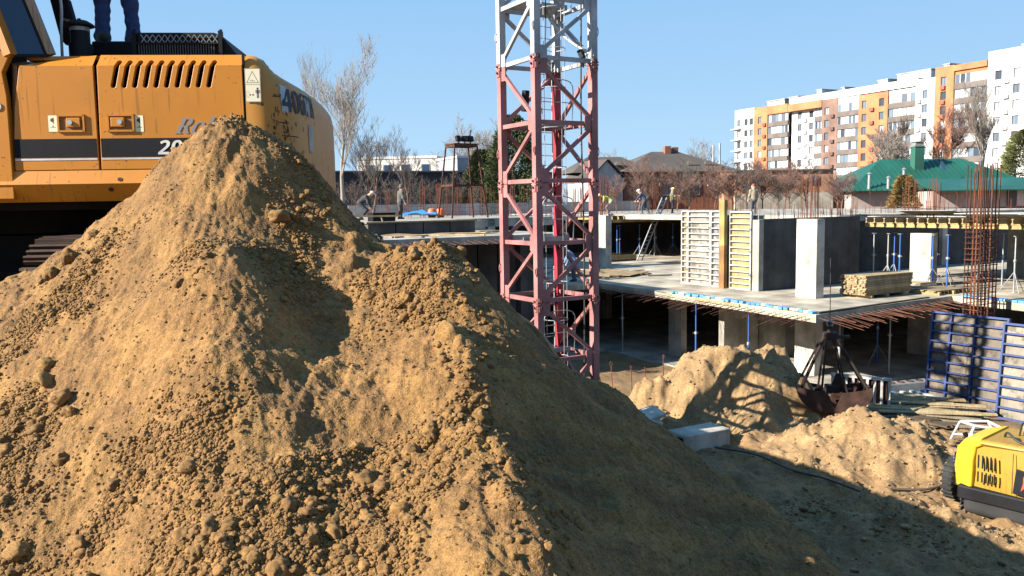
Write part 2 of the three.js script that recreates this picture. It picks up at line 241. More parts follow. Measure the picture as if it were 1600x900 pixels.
// where the loose crumbs gather (0..1): patches, more of them low on the face turned to the camera
function crumbs(x, z) { const p = n2(x * 1.3 + 5, z * 1.3) * 0.6 + n2(x * 3.1, z * 3.1 + 9) * 0.35; const low = sstep(-4.3, -2.8, z) * 0.30 + sstep(-1.2, -2.6, x) * 0.25; return sstep(-0.05, 0.55, p + low); }
function crestX(z) { return z < -4.35 ? -0.37 : z > -2.42 ? 0.08 : lerp(-0.37, 0.08, ((z + 4.35) / 1.93) ** 1.3); }
function pileY(x, z) {
  let y = pileBase(x, z);
  const lee = sstep(-0.05, 0.25, x - crestX(z)) ;          // the face that slid towards the pit: smoother, with runs down the fall line
  const c = crumbs(x, z) * (1 - 0.75 * lee), sm = 1 - c;
  y += 0.050 * fbm(x * 1.7, z * 1.7, 3) + 0.022 * fbm(x * 5.1 + 3, z * 5.1, 3) * (1 - .4 * lee);
  y += 0.0085 * fbm(x * 17, z * 17, 3) + 0.0042 * n2(x * 48, z * 48) + 0.0024 * n2(x * 105, z * 105);
  const a = x * 0.80 - z * 0.60, b = x * 0.60 + z * 0.80;   // along and across the lee fall line
  y += lee * (0.022 * fbm(b * 9 + 0.5 * n2(a * 1.5, b * 3), a * 0.9, 3) + 0.011 * n2(b * 34 + n2(a * 3, b * 5), a * 2.0) + 0.005 * n2(b * 90, a * 9));
  y += (1 - lee) * sm * (0.014 * fbm(x * 10 + n2(z * 2, x) * .4, z * 2.2, 3));
  // clods grown into the surface
  const c2 = sstep(0.5, 1, c); y += c2 * (0.028 * lumps(x * 6.2 + .5 * n2(x * 9, z * 9), z * 6.2 + .5 * n2(z * 9, x * 9), 1, 0.08) + 0.016 * lumps(x * 13 + 3 + .5 * n2(x * 22, z * 22), z * 13 + .5 * n2(z * 22, x * 22), 2, 0.12)) + c * 0.010 * lumps(x * 27, z * 27 + 5, 4, 0.35) + (1 - lee * .4) * 0.006 * lumps(x * 52, z * 52, 8, 0.5) * (0.25 + c);
  // a broken, ragged crest
  const cd = Math.abs(x - crestX(z)); if (z > -4.6 && z < -2.2) y += 0.055 * Math.exp(-((cd / 0.10) ** 2)) * (0.5 + 1.4 * n2(z * 5.3, 2.2) + lumps(x * 8, z * 8, 6, .6));
  const ax = Math.hypot(x + 1.69, z + 5.0); y += 0.05 * Math.exp(-((ax / 0.22) ** 2)) * (0.4 + fbm(x * 9, z * 9, 3));
  // lumps along the saddle between the summit and the spur
  if (z < -4.2 && z > -5.4 && x > -1.1 && x < -0.1) y += 0.10 * lumps(x * 5.4 + .3, z * 5.4, 9, 0.6) * sstep(-4.2, -4.45, z) * sstep(-5.3, -5.0, z) * sstep(-1.05, -.8, x) * sstep(-.12, -.3, x);
  return y;
}
// damp and dry sand: blotches on the face, thin dry runs down the slide towards the pit
function sandTone(x, z) {
  const lee = sstep(-0.05, 0.25, x - crestX(z)), a = x * 0.80 - z * 0.60, b = x * 0.60 + z * 0.80;
  const run = fbm(b * 11 + 0.7 * n2(a * 1.3, b * 2), a * 0.8, 3), blot = fbm(x * 2.3 + 8, z * 2.3, 4), grain = n2(x * 70, z * 70);
  const k = 1 + 0.13 * blot + 0.05 * grain + lee * (0.24 * run - 0.06); return [k, k * (1 - 0.015 * blot), k * (1 - 0.04 * blot)];
}
const pile = thing('sand_pile', 'large heap of loose tan sand with clods filling the foreground', 'sand pile');
{
  const xs = gridLines([[-6, -3.3, 70], [-3.3, 1.95, 660], [1.95, 4.6, 70]]);
  const zs = gridLines([[-0.9, -1.95, 30], [-1.95, -5.35, 430], [-5.35, -8.3, 70]]);
  const s = heightMesh('sand_surface', xs, zs, (x, z) => Math.max(pileY(x, z) - 0.9 * sstep(-7.4, -8.3, z) - 0.9 * sstep(-5.2, -6, x) - 0.8 * sstep(3.8, 4.6, x) - 0.5 * sstep(-1.3, -0.9, z), -6), M.sand, 1, sandTone);
  pile.add(s);
}
// loose clods: lumpy stones of dried sand, uncountable
function clodGeo(seed, detail, squash = 0.75) {
  let g = new THREE.IcosahedronGeometry(1, detail); g.deleteAttribute('uv'); g.deleteAttribute('normal'); g = mergeVertices(g); const p = g.attributes.position;
  for (let i = 0; i < p.count; i++) {
    const x = p.getX(i), y = p.getY(i), z = p.getZ(i);
    const k = 1 + 0.36 * n2(x * 1.3 + seed * 7, y * 1.3 + z * 1.7) + 0.26 * n2(y * 2.6 - seed * 3, z * 2.6 + x * 1.9) + 0.17 * n2(x * 5 + z * 3 + seed, y * 5 - z * 3);
    p.setXYZ(i, x * k, y * k * squash, z * k);
  }
  g.computeVertexNormals(); const uv = new Float32Array(p.count * 2); for (let i = 0; i < p.count; i++) { uv[2 * i] = (p.getX(i) + p.getZ(i) * .3) * 0.05 + seed * .13; uv[2 * i + 1] = (p.getY(i) + p.getZ(i) * .6) * 0.05; } g.setAttribute('uv', new THREE.BufferAttribute(uv, 2)); g.userData.ready = true; return g;
}
function scatter(name, parent, geos, m, spots, seed) {
  const r = rngOf(seed), lists = geos.map(() => []); spots.forEach(s => lists[Math.floor(r() * geos.length)].push(s));
  const q = new THREE.Quaternion(), e = new THREE.Euler(), col = new THREE.Color();
  lists.forEach((l, k) => {
    if (!l.length) return; const im = new THREE.InstancedMesh(geos[k], m, l.length); im.name = k ? `${name}_${String(k).padStart(3, '0')}` : name; im.castShadow = im.receiveShadow = true; im.userData.kind = 'stuff';
    l.forEach(([x, y, z, s], i) => { e.set((r() - .5) * 1.2, r() * 6.28, (r() - .5) * 1.2); q.setFromEuler(e); im.setMatrixAt(i, M4().compose(V(x, y, z), q, V(s * (0.8 + .5 * r()), s * (0.7 + .4 * r()), s * (0.8 + .5 * r())))); const t = 0.86 + 0.28 * r(); col.setRGB(t, t * (0.97 + .05 * r()), t * (0.92 + .12 * r())); im.setColorAt(i, col); });
    parent.add(im);
  });
}
{
  const r = rngOf(77), spots = [];
  let tries = 0;
  while (spots.length < 34000 && tries++ < 300000) {
    const z = -2.05 - 3.6 * r(), w = -z * 0.66, x = -w + (w + 1.75) * r();
    const lee = sstep(-0.05, 0.2, x - crestX(z)), c = crumbs(x, z) * (1 - 0.8 * lee) + 0.05;
    if (r() > c * c * c * 1.1 + 0.02) continue;
    const u = r(); let s = 0.0026 + 0.0019 * Math.pow(1 - u, -0.46) * (0.5 + c); s = Math.min(s, 0.021 + 0.016 * h2(spots.length, 5) ** 6);
    if (lee > 0.5) s = Math.min(s, 0.014);
    if (s > 0.009 && r() > 0.42) continue;
    spots.push([x, pileY(x, z) + s * 0.25, z, s]);
  }
  // crumbs rolled down the crest, catching the sun on the lee side, and bigger lumps on the face
  const add = (x, z, s) => spots.push([x, pileY(x, z) + s * 0.2, z, s * (s > .03 ? 0.62 : 1)]);
  for (let i = 0; i < 260; i++) { const z = -4.4 + 2.1 * r(), x = crestX(z) + (r() - .35) * 0.3; add(x, z, 0.005 + 0.016 * r() * r()); }
  for (const [x0, z0, n, sp] of [[0.10, -3.35, 26, .07], [0.20, -3.0, 34, .08], [0.30, -2.62, 40, .09], [-0.12, -3.75, 18, .06], [0.15, -2.4, 26, .08], [-1.18, -4.72, 50, .14], [-1.05, -4.85, 40, .12], [-0.6, -4.62, 60, .16], [-0.35, -4.45, 50, .12], [-2.55, -4.75, 60, .18]]) for (let i = 0; i < n; i++) { const t = r() - .5; add(x0 + t * sp + (r() - .5) * sp * .6, z0 - t * sp * 1.2 + (r() - .5) * sp * .6, 0.005 + 0.02 * r() * r()); }
  for (const [x, z, s] of [[-2.06, -3.72, .075], [-2.13, -3.62, .06], [-1.97, -3.62, .05], [-2.2, -3.85, .07], [-2.25, -3.95, .06], [-1.9, -3.4, .055], [-1.35, -2.72, .085], [-1.14, -2.75, .06], [-1.65, -3.02, .055], [-1.52, -2.86, .05], [-0.87, -2.62, .05], [-0.62, -2.75, .05], [-0.72, -2.95, .045], [-0.55, -3.05, .05], [-0.5, -4.62, .085], [-0.62, -4.7, .06], [-0.28, -4.5, .06], [-1.28, -4.62, .09], [-1.9, -3.05, .06], [-0.14, -3.3, .05], [-0.3, -3.55, .04], [-2.5, -4.72, .09], [-2.58, -4.66, .07], [-2.42, -4.85, .06]]) add(x, z, s);
  const geos = [1, 2, 3, 4, 5, 6, 7, 8].map(k => clodGeo(k, 3, 0.72 + .04 * k));
  scatter('sand_clod', pile, geos, M.clod, spots, 5);
}
// ---------------------------------------------------------------- crawler excavator behind the heap
const fontBold = await new FontLoader().loadAsync('fonts/droid/droid_sans_bold.typeface.json');
const fontSerif = await new FontLoader().loadAsync('fonts/droid/droid_serif_bold.typeface.json');
function textGeo(font, str, size, { slant = 0, stretch = 1, thick = 0 } = {}) {
  const g = new THREE.ShapeGeometry(font.generateShapes(str, size), 6); const p = g.attributes.position;
  for (let i = 0; i < p.count; i++) p.setXYZ(i, p.getX(i) * stretch + p.getY(i) * slant, p.getY(i), thick);
  return g;
}
function canvasTex(w, h, draw) { const c = document.createElement('canvas'); c.width = w; c.height = h; const x = c.getContext('2d'); draw(x, w, h); const t = new THREE.CanvasTexture(c); t.colorSpace = THREE.SRGBColorSpace; return t; }
const EX = thing('crawler_excavator', 'yellow crawler excavator with black stripe, parked behind the sand heap', 'excavator', [-2.0, 0, -6.4], R(5));
{
  const Y = M.yellow;
  // swing frame rail under the doors, upper face and lower folded face
  obj('frame_rail', [extr([[0, 1.40], [-0.035, 1.30], [0.03, 1.17], [0.25, 1.17], [0.25, 1.40]], 4.6).rotateY(Math.PI / 2).translate(-4.62, 0, 0)], Y, EX);
  obj('house', [box(4.4, 0.74, 2.1, -2.35, 1.77, -1.5), box(1.2, 0.80, 0.06, -0.6, 1.80, -0.32), box(4.7, .2, 2.4, -2.3, 1.27, -1.45)], M.blackDull, EX);
  obj('belly_plate', box(4.0, 0.06, 2.5, -2.2, 1.14, -1.4), M.blackDull, EX);
  // door with the slanted vents: flat sheet, then a folded chamfer, both cut by the slots
  const sl = 0.238, yB = 2.0, yT = 2.212, fold = 2.167, n = 10, hw = 0.0215;
  const cx = i => lerp(-0.948, -0.257, i / (n - 1));
  const X = (i, y, s) => cx(i) + (y - yB) * sl + s * hw;
  const low = [[-1.062, 1.408], [-0.006, 1.408], [-0.006, fold]];
  for (let i = n - 1; i >= 0; i--) { low.push([X(i, fold, 1), fold]); for (let k = 0; k <= 6; k++) { const a = -k / 6 * Math.PI; low.push([X(i, yB + hw, 0) + Math.cos(a) * hw, yB + hw + Math.sin(a) * hw]); } low.push([X(i, fold, -1), fold]); }
  low.push([-1.05, fold]);
  const doorL = extr(low, 0.028, 0.004).translate(0, 0, -0.028);
  const up = [[-1.05, 0]]; for (let i = 0; i < n; i++) { const t = 0.045; up.push([X(i, fold, -1), 0]); for (let k = 0; k <= 6; k++) { const a = Math.PI - k / 6 * Math.PI; up.push([X(i, fold + t, 0) + Math.cos(a) * hw, t + Math.sin(a) * hw]); } up.push([X(i, fold, 1), 0]); }
  up.push([-0.006, 0], [-0.006, 0.128], [-1.05, 0.128]);
  const doorU = extr(up, 0.02, 0.003).translate(0, 0, -0.02).rotateX(-R(45)).translate(0, fold, 0);
  const door = obj('engine_door', [doorL, doorU], Y, EX);
  // plain door
  const pd = extr([[-1.085, 1.408], [-1.085, fold], [-1.6, fold], [-1.625, 2.02], [-1.652, 1.86], [-1.672, 1.62], [-1.680, 1.408]], 0.028, 0.004).translate(0, 0, -0.028);
  const tri = (pts) => { const g = new THREE.BufferGeometry(); g.setAttribute('position', new THREE.Float32BufferAttribute(pts.flat(), 3)); g.computeVertexNormals(); return g; };
  const door2 = obj('side_door', [pd, tri([[-1.605, fold, 0.002], [-1.083, fold, 0.002], [-1.083, 2.258, -0.09]])], Y, EX);
  obj('corner_sheet', [tri([[-1.62, fold, -0.004], [-1.08, 2.258, -0.09], [-1.9, 2.27, -0.5]]), tri([[-1.08, 2.258, -0.09], [-1.08, 2.27, -0.6], [-1.9, 2.27, -0.5]]), tri([[-1.62, fold, -0.004], [-1.9, 2.27, -0.5], [-1.75, 1.4, -0.12]]), tri([[-1.62, fold, -0.004], [-1.75, 1.4, -0.12], [-1.69, 1.4, -0.01]])], Y, EX);
  obj('hood_top', box(1.6, 0.03, 2.2, -0.8, 2.243, -1.22), Y, EX);
  // black stripe with a thin white line, running over both doors
  for (const [a, b] of [[-1.677, -1.090], [-1.058, -0.010]]) {
    obj('black_stripe', box(b - a, 0.137, 0.002, (a + b) / 2, 1.566, 0.006), M.stripe, EX);
    obj('white_line', box(b - a, 0.014, 0.002, (a + b) / 2, 1.484, 0.006), M.white, EX);
  }
  // recessed paddle latches
  for (const [x, s] of [[-1.26, 1], [-0.904, -1]]) {
    const l = obj('door_latch', [box(0.19, 0.014, 0.016, x, 1.805, 0.010), box(0.19, 0.014, 0.016, x, 1.69, 0.010), box(0.014, 0.13, 0.016, x - 0.09, 1.747, 0.010), box(0.014, 0.13, 0.016, x + 0.09, 1.747, 0.010)], Y, EX);
    obj('latch_pocket', box(0.166, 0.102, 0.004, x, 1.747, 0.005), mat(0.20, 0.085, 0.012, { roughness: .7 }), l);
    obj('paddle', rbox(0.1, 0.07, 0.02, 0.006, x + 0.02 * s, 1.752, 0.014), Y, l);
    obj('lock', new THREE.CylinderGeometry(0.017, 0.017, 0.014, 16).rotateX(Math.PI / 2).translate(x, 1.752, 0.03), M.chrome, l);
  }
  const sticker = (name, x, y, w, h, draw, z = 0.0055) => { const g = new THREE.PlaneGeometry(w, h).translate(x, y, z); const m = new THREE.MeshStandardMaterial({ map: canvasTex(128, Math.round(128 * h / w), draw), roughness: 0.6, side: THREE.DoubleSide }); return obj(name, g, m, EX, true); };
  const picto = (c, w, h) => { c.fillStyle = '#cfc6a4'; c.fillRect(0, 0, w, h); c.strokeStyle = '#6b6650'; c.lineWidth = 5; c.strokeRect(3, 3, w - 6, h - 6); c.fillStyle = '#35332b'; c.beginPath(); c.arc(w * .45, h * .3, w * .2, 0, 6.3); c.fill(); c.fillRect(w * .5, h * .15, w * .12, h * .35); c.fillRect(w * .2, h * .72, w * .6, 6); c.fillRect(w * .44, h * .62, w * .12, 20); };
  sticker('warning_sticker', -1.392, 1.747, 0.070, 0.125, picto); sticker('warning_sticker', -0.773, 1.742, 0.066, 0.125, picto);
  // script and model number on the vented door
  obj('script_lettering', textGeo(fontSerif, 'Robex', 0.115, { slant: 0.55, stretch: 1.0 }).translate(-0.53, 1.665, 0.0075), mat(0.16, 0.16, 0.17, { roughness: .5 }), EX);
  obj('number_lettering', textGeo(fontBold, '200', 0.105, { slant: 0.22, stretch: 1.12 }).translate(-0.655, 1.512, 0.0105), M.white, EX);
  obj('badge', new THREE.CylinderGeometry(0.03, 0.03, 0.006, 20).rotateX(Math.PI / 2).translate(-1.765, 1.872, 0.03), M.white, EX);
  for (const [x, y, r] of [[-0.93, 1.33, .018], [-1.0, 1.255, .02], [-0.62, 1.315, .01], [-0.72, 1.245, .008], [-0.55, 1.38, .01]]) obj('chipped_spot', new THREE.CircleGeometry(r, 9).scale(1, .9, 1).rotateX(y > 1.3 ? -R(19) : R(26)).translate(x, y, y > 1.3 ? 0.0285 : 0.022), M.rustDark, EX);
  // counterweight: rounded in plan, its rim falling away to the rear
  const out = [[0.012, 0], [0.09, 0.0], [0.16, 0.012], [0.225, 0.045], [0.28, 0.10], [0.325, 0.18], [0.36, 0.29], [0.388, 0.43], [0.408, 0.60], [0.422, 0.80], [0.432, 1.05], [0.435, 1.35]];
  for (let i = out.length - 2; i >= 0; i--) out.push([out[i][0], 2.70 - out[i][1]]);
  const len = [0]; for (let i = 1; i < out.length; i++) len.push(len[i - 1] + Math.hypot(out[i][0] - out[i - 1][0], out[i][1] - out[i - 1][1]));
  const prof = [[1.12, 0.05], [1.17, 0.012], [1.25, 0], [1.6, -0.004], [1.9, 0.002], [2.03, 0.022], [2.12, 0.06], [2.18, 0.11], [2.225, 0.18], [2.25, 0.28], [2.258, 0.45]];
  const inset = y => { for (let i = 1; i < prof.length; i++) if (y <= prof[i][0]) return lerp(prof[i - 1][1], prof[i][1], (y - prof[i - 1][0]) / (prof[i][0] - prof[i - 1][0])); return .45; };
  const cw = (s, y, lift = 0) => {
    let i = 1; while (i < len.length - 1 && len[i] < s) i++; const t = clamp((s - len[i - 1]) / (len[i] - len[i - 1])), x = lerp(out[i - 1][0], out[i][0], t), w = lerp(out[i - 1][1], out[i][1], t);
    let dx = out[i][0] - out[i - 1][0], dw = out[i][1] - out[i - 1][1]; const l = Math.hypot(dx, dw); const nx = dw / l, nw = -dx / l;
    const rear = sstep(0.02, 0.45, x), k = inset(y) * (0.22 + 0.78 * rear) - lift, drop = 0.10 * rear * sstep(1.9, 2.25, y);
    return [Math.max(0.012, x - nx * k), y - drop, -(w - nw * k)];
  };
  const total = len[len.length - 1], ns = 90, ny = 34, pos = [], idx = [], uv = [];
  for (let j = 0; j <= ny; j++) for (let i = 0; i <= ns; i++) { const y = lerp(1.12, 2.258, Math.pow(j / ny, 0.85)); pos.push(...cw(total * i / ns, y)); uv.push(total * i / ns, y); }
  for (let j = 0; j < ny; j++) for (let i = 0; i < ns; i++) { const a = j * (ns + 1) + i; idx.push(a, a + 1, a + ns + 1, a + 1, a + ns + 2, a + ns + 1); }
  const cap = (j) => { const base = pos.length / 3; pos.push(0.05, j ? 2.2 : 1.12, -1.35); uv.push(0, 0); for (let i = 0; i < ns; i++) { const a = (j ? ny : 0) * (ns + 1) + i; idx.push(base, a, a + 1); } };
  cap(0); cap(1);
  const g = new THREE.BufferGeometry(); g.setAttribute('position', new THREE.Float32BufferAttribute(pos, 3)); g.setAttribute('uv', new THREE.Float32BufferAttribute(uv, 2)); g.setIndex(idx); g.computeVertexNormals();
  const worn = tex(512, (u, v) => {
    let k = 0.95 + 0.14 * (tn(u, v, 6, 6) - .5); let c = [k, k * .97, k * .9];
    const dust = sstep(.42, .7, tn(u + .3, v + .1, 4, 6)); c = [lerp(c[0], .86, dust * .4), lerp(c[1], .98, dust * .4), lerp(c[2], 1.5, dust * .3)];
    const sc = tn(u + .2, v * .5 + .5, 26, 4); if (sc > .74) c = [.42, .34, .4]; return c;
  }, true, 0.9);
  const wornM = mat(0.47, 0.20, 0.02, { map: worn, roughness: .5 });
  const cwm = obj('counterweight', g, wornM, EX, true);
  const wrap = (geo, s0, y0, lift) => { const p = geo.attributes.position; for (let i = 0; i < p.count; i++) p.setXYZ(i, ...cw(s0 + p.getX(i), y0 + p.getY(i), lift)); geo.computeVertexNormals(); return geo; };
  const patch = (w, h, jag = 0) => { const q = new THREE.PlaneGeometry(w, h, 12, 6).translate(w / 2, h / 2, 0); if (jag) { const p = q.attributes.position; for (let i = 0; i < p.count; i++) { const x = p.getX(i), y = p.getY(i); if (x < .01 || x > w - .01) p.setX(i, x + (h2(i, 7) - .5) * jag); if (y < .01 || y > h - .01) p.setY(i, y + (h2(i, 9) - .5) * jag); } } return q; };
  const plate = obj('number_patch', wrap(patch(0.085, 0.24, 0.02), 0.27, 1.83, 0.004), mat(0.46, 0.47, 0.45, { map: T.mottle, roughness: .7 }), cwm);
  obj('number_patch', wrap(patch(0.13, 0.20, 0.02), 0.66, 1.84, 0.004), mat(0.46, 0.47, 0.45, { map: T.mottle, roughness: .7 }), cwm);
  obj('number_patch', wrap(patch(0.14, 0.22, 0.03), 0.70, 1.55, 0.004), mat(0.46, 0.45, 0.40, { map: T.mottle, roughness: .7 }), cwm);
  obj('number_lettering', wrap(textGeo(fontBold, '4067H', 0.205, { stretch: .80 }), 0.275, 1.835, 0.008), mat(0.035, 0.05, 0.085, { map: T.mottle, roughness: .7 }), cwm);
  const pocket = obj('towing_pocket', wrap(patch(0.17, 0.15), 0.44, 1.33, 0.003), mat(0.16, 0.035, 0.01, { map: T.rust, roughness: .8 }), cwm);
  obj('reflector', wrap(patch(0.04, 0.16), 0.82, 1.30, 0.006), mat(0.3, 0.03, 0.02, { roughness: .4 }), cwm);
  // scuffs worn through the paint on the corner
  { const r = rngOf(4), gs = []; for (let i = 0; i < 120; i++) { const w = 0.002 + 0.009 * r() * r(), h = 0.004 + 0.025 * r() * r(), c = new THREE.CircleGeometry(1, 7).scale(w, h, 1); const p = c.attributes.position; for (let k = 1; k < p.count; k++) { const f = .5 + r(); p.setXY(k, p.getX(k) * f, p.getY(k) * f); } const col = r() < .7; gs.push(wrap(c.translate(0, 0, 0), col ? 0.215 + 0.05 * (r() - .5) + (i % 2) * .09 : .15 + .6 * r(), col ? 1.45 + .42 * r() : 1.3 + .8 * r(), 0.002)); } for (let i = 0; i < 6; i++) { const w = .1 + .12 * r(), c = new THREE.PlaneGeometry(w, .007, 8, 1).translate(w / 2, 0, 0); gs.push(wrap(c, .2 + .08 * r(), i < 3 ? 1.93 + .03 * r() : 1.75 - .1 * i + .3, 0.002)); } const sc = obj('paint_scuff', gs, M.rustDark, cwm); sc.userData.kind = 'stuff'; }
  const st = obj('safety_decal', new THREE.PlaneGeometry(0.115, 0.25).translate(0.072, 2.02, 0.007), new THREE.MeshStandardMaterial({ roughness: .6, side: THREE.DoubleSide, map: canvasTex(128, 280, (c) => { c.fillStyle = '#c9c1a8'; c.fillRect(0, 0, 128, 280); c.strokeStyle = '#55503f'; c.lineWidth = 4; c.strokeRect(3, 3, 122, 274); c.beginPath(); c.moveTo(3, 136); c.lineTo(125, 136); c.stroke(); c.lineWidth = 5; c.beginPath(); c.moveTo(64, 26); c.lineTo(112, 120); c.lineTo(16, 120); c.closePath(); c.stroke(); c.beginPath(); c.moveTo(44, 106); c.lineTo(56, 96); c.lineTo(66, 106); c.lineTo(84, 106); c.stroke(); c.fillStyle = '#1c1b18'; c.beginPath(); c.arc(102, 168, 9, 0, 6.3); c.fill(); c.fillRect(92, 178, 20, 34); c.fillRect(84, 180, 6, 26); c.fillRect(114, 180, 6, 26); c.fillRect(93, 210, 8, 38); c.fillRect(104, 210, 8, 38); c.fillRect(56, 214, 14, 12); c.fillRect(34, 214, 12, 12); c.strokeStyle = '#8a846c'; c.lineWidth = 3; c.strokeRect(12, 190, 18, 50); }) }), EX, true);
  // seam between door and counterweight
  obj('seam_gap', box(0.014, 0.85, 0.02, 0.003, 1.83, -0.02), M.blackDull, EX);
  // black engine hood on top with its ribbed grille
  obj('engine_hood', [extr([[-1.0, 2.24], [-1.0, 2.50], [-0.95, 2.525], [-0.36, 2.525], [-0.30, 2.50], [-0.18, 2.34], [-0.16, 2.24]], 1.3, 0.012).translate(0, 0, -1.95)], M.black, EX);
  obj('hood_step', rbox(0.42, 0.27, 1.1, 0.02, -1.22, 2.385, -1.45), M.black, EX);
  for (let i = 0; i < 30; i++) obj('grille_rib', box(0.007, 0.13, 0.022, -0.95 + i * 0.0205, 2.375, -0.628), mat(0.05, 0.05, 0.05, { roughness: .5 }), EX);
  for (let i = 0; i < 13; i++) { obj('mesh_strand', bar([-0.93 + i * 0.047, 2.45, -0.625], [-0.885 + i * 0.047, 2.515, -0.625], 0.006, 0.006), M.galv, EX); obj('mesh_strand', bar([-0.885 + i * 0.047, 2.45, -0.622], [-0.93 + i * 0.047, 2.515, -0.622], 0.006, 0.006), M.galv, EX); }
  obj('grille_rail', [box(0.66, 0.012, 0.03, -0.64, 2.445, -0.62), box(0.66, 0.012, 0.03, -0.64, 2.305, -0.62)], M.black, EX);
  for (const x of [-0.98, -0.30]) obj('hood_hinge', [box(0.03, .29, .05, x, 2.40, -.63), rod([x, 2.53, -.64], [x, 2.56, -.64], .012)], M.black, EX);
  // air pre-cleaner with its mushroom cap
  const pc = obj('air_cleaner', lathe([[0.088, 2.24], [0.088, 2.41], [0.072, 2.425], [0.072, 2.555]], 28).translate(-1.355, 0, -0.5), M.black, EX);
  obj('cap', lathe([[0, 2.618], [0.012, 2.616], [0.014, 2.606], [0.06, 2.597], [0.105, 2.57], [0.113, 2.555], [0.10, 2.55], [0, 2.556]], 28).translate(-1.355, 0, -0.5), M.black, pc);
  obj('clear_band', lathe([[0.0735, 2.515], [0.0735, 2.545]], 28).translate(-1.355, 0, -0.5), M.galv, pc);
  // cab
  const cabY = Y;
  obj('cab_side', [extr([[-3.5, 1.2], [-1.70, 1.2], [-1.70, 1.95], [-1.72, 2.12], [-1.655, 2.25], [-1.9, 2.30], [-3.5, 2.05]], 0.05, 0.006).translate(0, 0, -0.03)], cabY, EX);
  obj('cab_rear_panel', extr([[-1.9, 1.4], [-1.45, 1.4], [-1.43, 2.3], [-1.9, 2.3]], .03).translate(0, 0, -1.08), cabY, EX);
  obj('cab_pillar', bar([-1.43, 2.27, -0.14], [-1.665, 2.98, -0.16], 0.05, 0.05), mat(0.30, 0.22, 0.14, { map: T.paint, roughness: .5 }), EX);
  obj('cab_pillar', bar([-1.655, 2.24, 0.0], [-1.90, 2.98, -0.05], 0.085, 0.06), cabY, EX);
  obj('cab_pillar', bar([-3.4, 2.0, 0], [-2.9, 2.98, -0.05], 0.06, 0.06), cabY, EX);
  obj('cab_pillar', bar([-1.85, 2.27, -1.06], [-2.0, 2.98, -1.04], 0.06, 0.06), cabY, EX);
  obj('cab_pillar', bar([-3.4, 2.0, -1.06], [-2.9, 2.98, -1.04], 0.06, 0.06), cabY, EX);
  const quad = (a, b, c, d) => tri([a, b, c]).index ? null : mergeGeometries([tri([a, b, c]), tri([a, c, d])]);
  obj('cab_window', quad([-1.625, 2.25, -0.03], [-1.44, 2.27, -0.13], [-1.675, 2.96, -0.155], [-1.87, 2.96, -0.08]), M.glassDark, EX);
  obj('cab_window', quad([-3.36, 2.07, -0.02], [-1.70, 2.28, -0.02], [-1.93, 2.95, -0.06], [-2.9, 2.95, -0.06]), M.glassDark, EX);
  obj('window_seal', [bar([-1.64, 2.245, -0.02], [-1.44, 2.262, -0.12], .02, .02), bar([-1.46, 2.27, -0.12], [-1.70, 2.97, -0.145], .016, .02)], M.black, EX);
  obj('cab_roof', rbox(1.55, 0.09, 1.15, 0.04, -2.3, 3.0, -0.58), cabY, EX);
  obj('cab_floor', box(1.8, 0.06, 1.0, -2.5, 1.5, -0.55), M.blackDull, EX);
  obj('driver_seat', [rbox(.5, .15, .5, .05, -2.25, 1.9, -.55), rbox(.14, .75, .46, .05, -1.95, 2.3, -.55)], M.blackDull, EX);
  // mirror on its bracket and the thin hand rail behind the cab
  obj('rear_mirror', extr([[-1.66, 2.80], [-1.535, 2.80], [-1.50, 2.64], [-1.52, 2.54], [-1.575, 2.465], [-1.60, 2.50]], 0.05, 0.01).translate(0.02, 0, -0.75), M.black, EX);
  obj('mirror_strap', bar([-1.62, 2.675, -0.72], [-1.49, 2.63, -0.68], 0.02, 0.022), mat(.3, .2, .17, { roughness: .6 }), EX);
  obj('hand_rail', tube([[-1.545, 2.25, -0.6], [-1.54, 2.5, -0.6], [-1.53, 2.8, -0.6], [-1.6, 2.95, -0.6]], 0.012, 16, 8), M.white, EX);
  // boom, mostly out of view to the front
  obj('boom', extr([[-2.9, 1.6], [-3.3, 1.9], [-4.6, 3.3], [-5.6, 3.7], [-7.6, 3.3], [-7.6, 3.0], [-5.7, 3.2], [-4.9, 2.85], [-3.5, 1.5]], 0.4, 0.02).translate(0, 0, -1.75), Y, EX);
  // undercarriage turned across the house: two crawler tracks running away from the viewer
  obj('swing_bearing', new THREE.CylinderGeometry(0.62, 0.66, 0.22, 32).translate(-2.16, 1.03, -1.35), M.blackDull, EX);
  obj('track_frame', [box(2.2, 0.3, 1.2, -2.16, 0.75, -1.35), box(0.42, 0.42, 3.4, -1.07, 0.5, -1.35), box(0.42, 0.42, 3.4, -3.25, 0.5, -1.35)], M.blackDull, EX);
  const path = []; { const h = 3.36, r = 0.40, L = 2 * h + 2 * Math.PI * r, N = 46; for (let i = 0; i < N; i++) { let s = i / N * L, z, y, a; if (s < h) { z = -h / 2 + s; y = r; a = 0; } else if (s < h + Math.PI * r) { const t = (s - h) / r; z = h / 2 + Math.sin(t) * r; y = Math.cos(t) * r; a = t; } else if (s < 2 * h + Math.PI * r) { z = h / 2 - (s - h - Math.PI * r); y = -r; a = Math.PI; } else { const t = (s - 2 * h - Math.PI * r) / r; z = -h / 2 - Math.sin(t) * r; y = -Math.cos(t) * r; a = Math.PI + t; } path.push([z, y, a]); } }
  const shoe = join([box(0.6, 0.03, 0.17, 0, 0, 0), box(0.6, 0.03, 0.02, 0, .025, -.06), box(0.6, 0.03, 0.02, 0, .025, 0), box(0.6, 0.03, 0.02, 0, .025, .06)]); shoe.userData.ready = true;
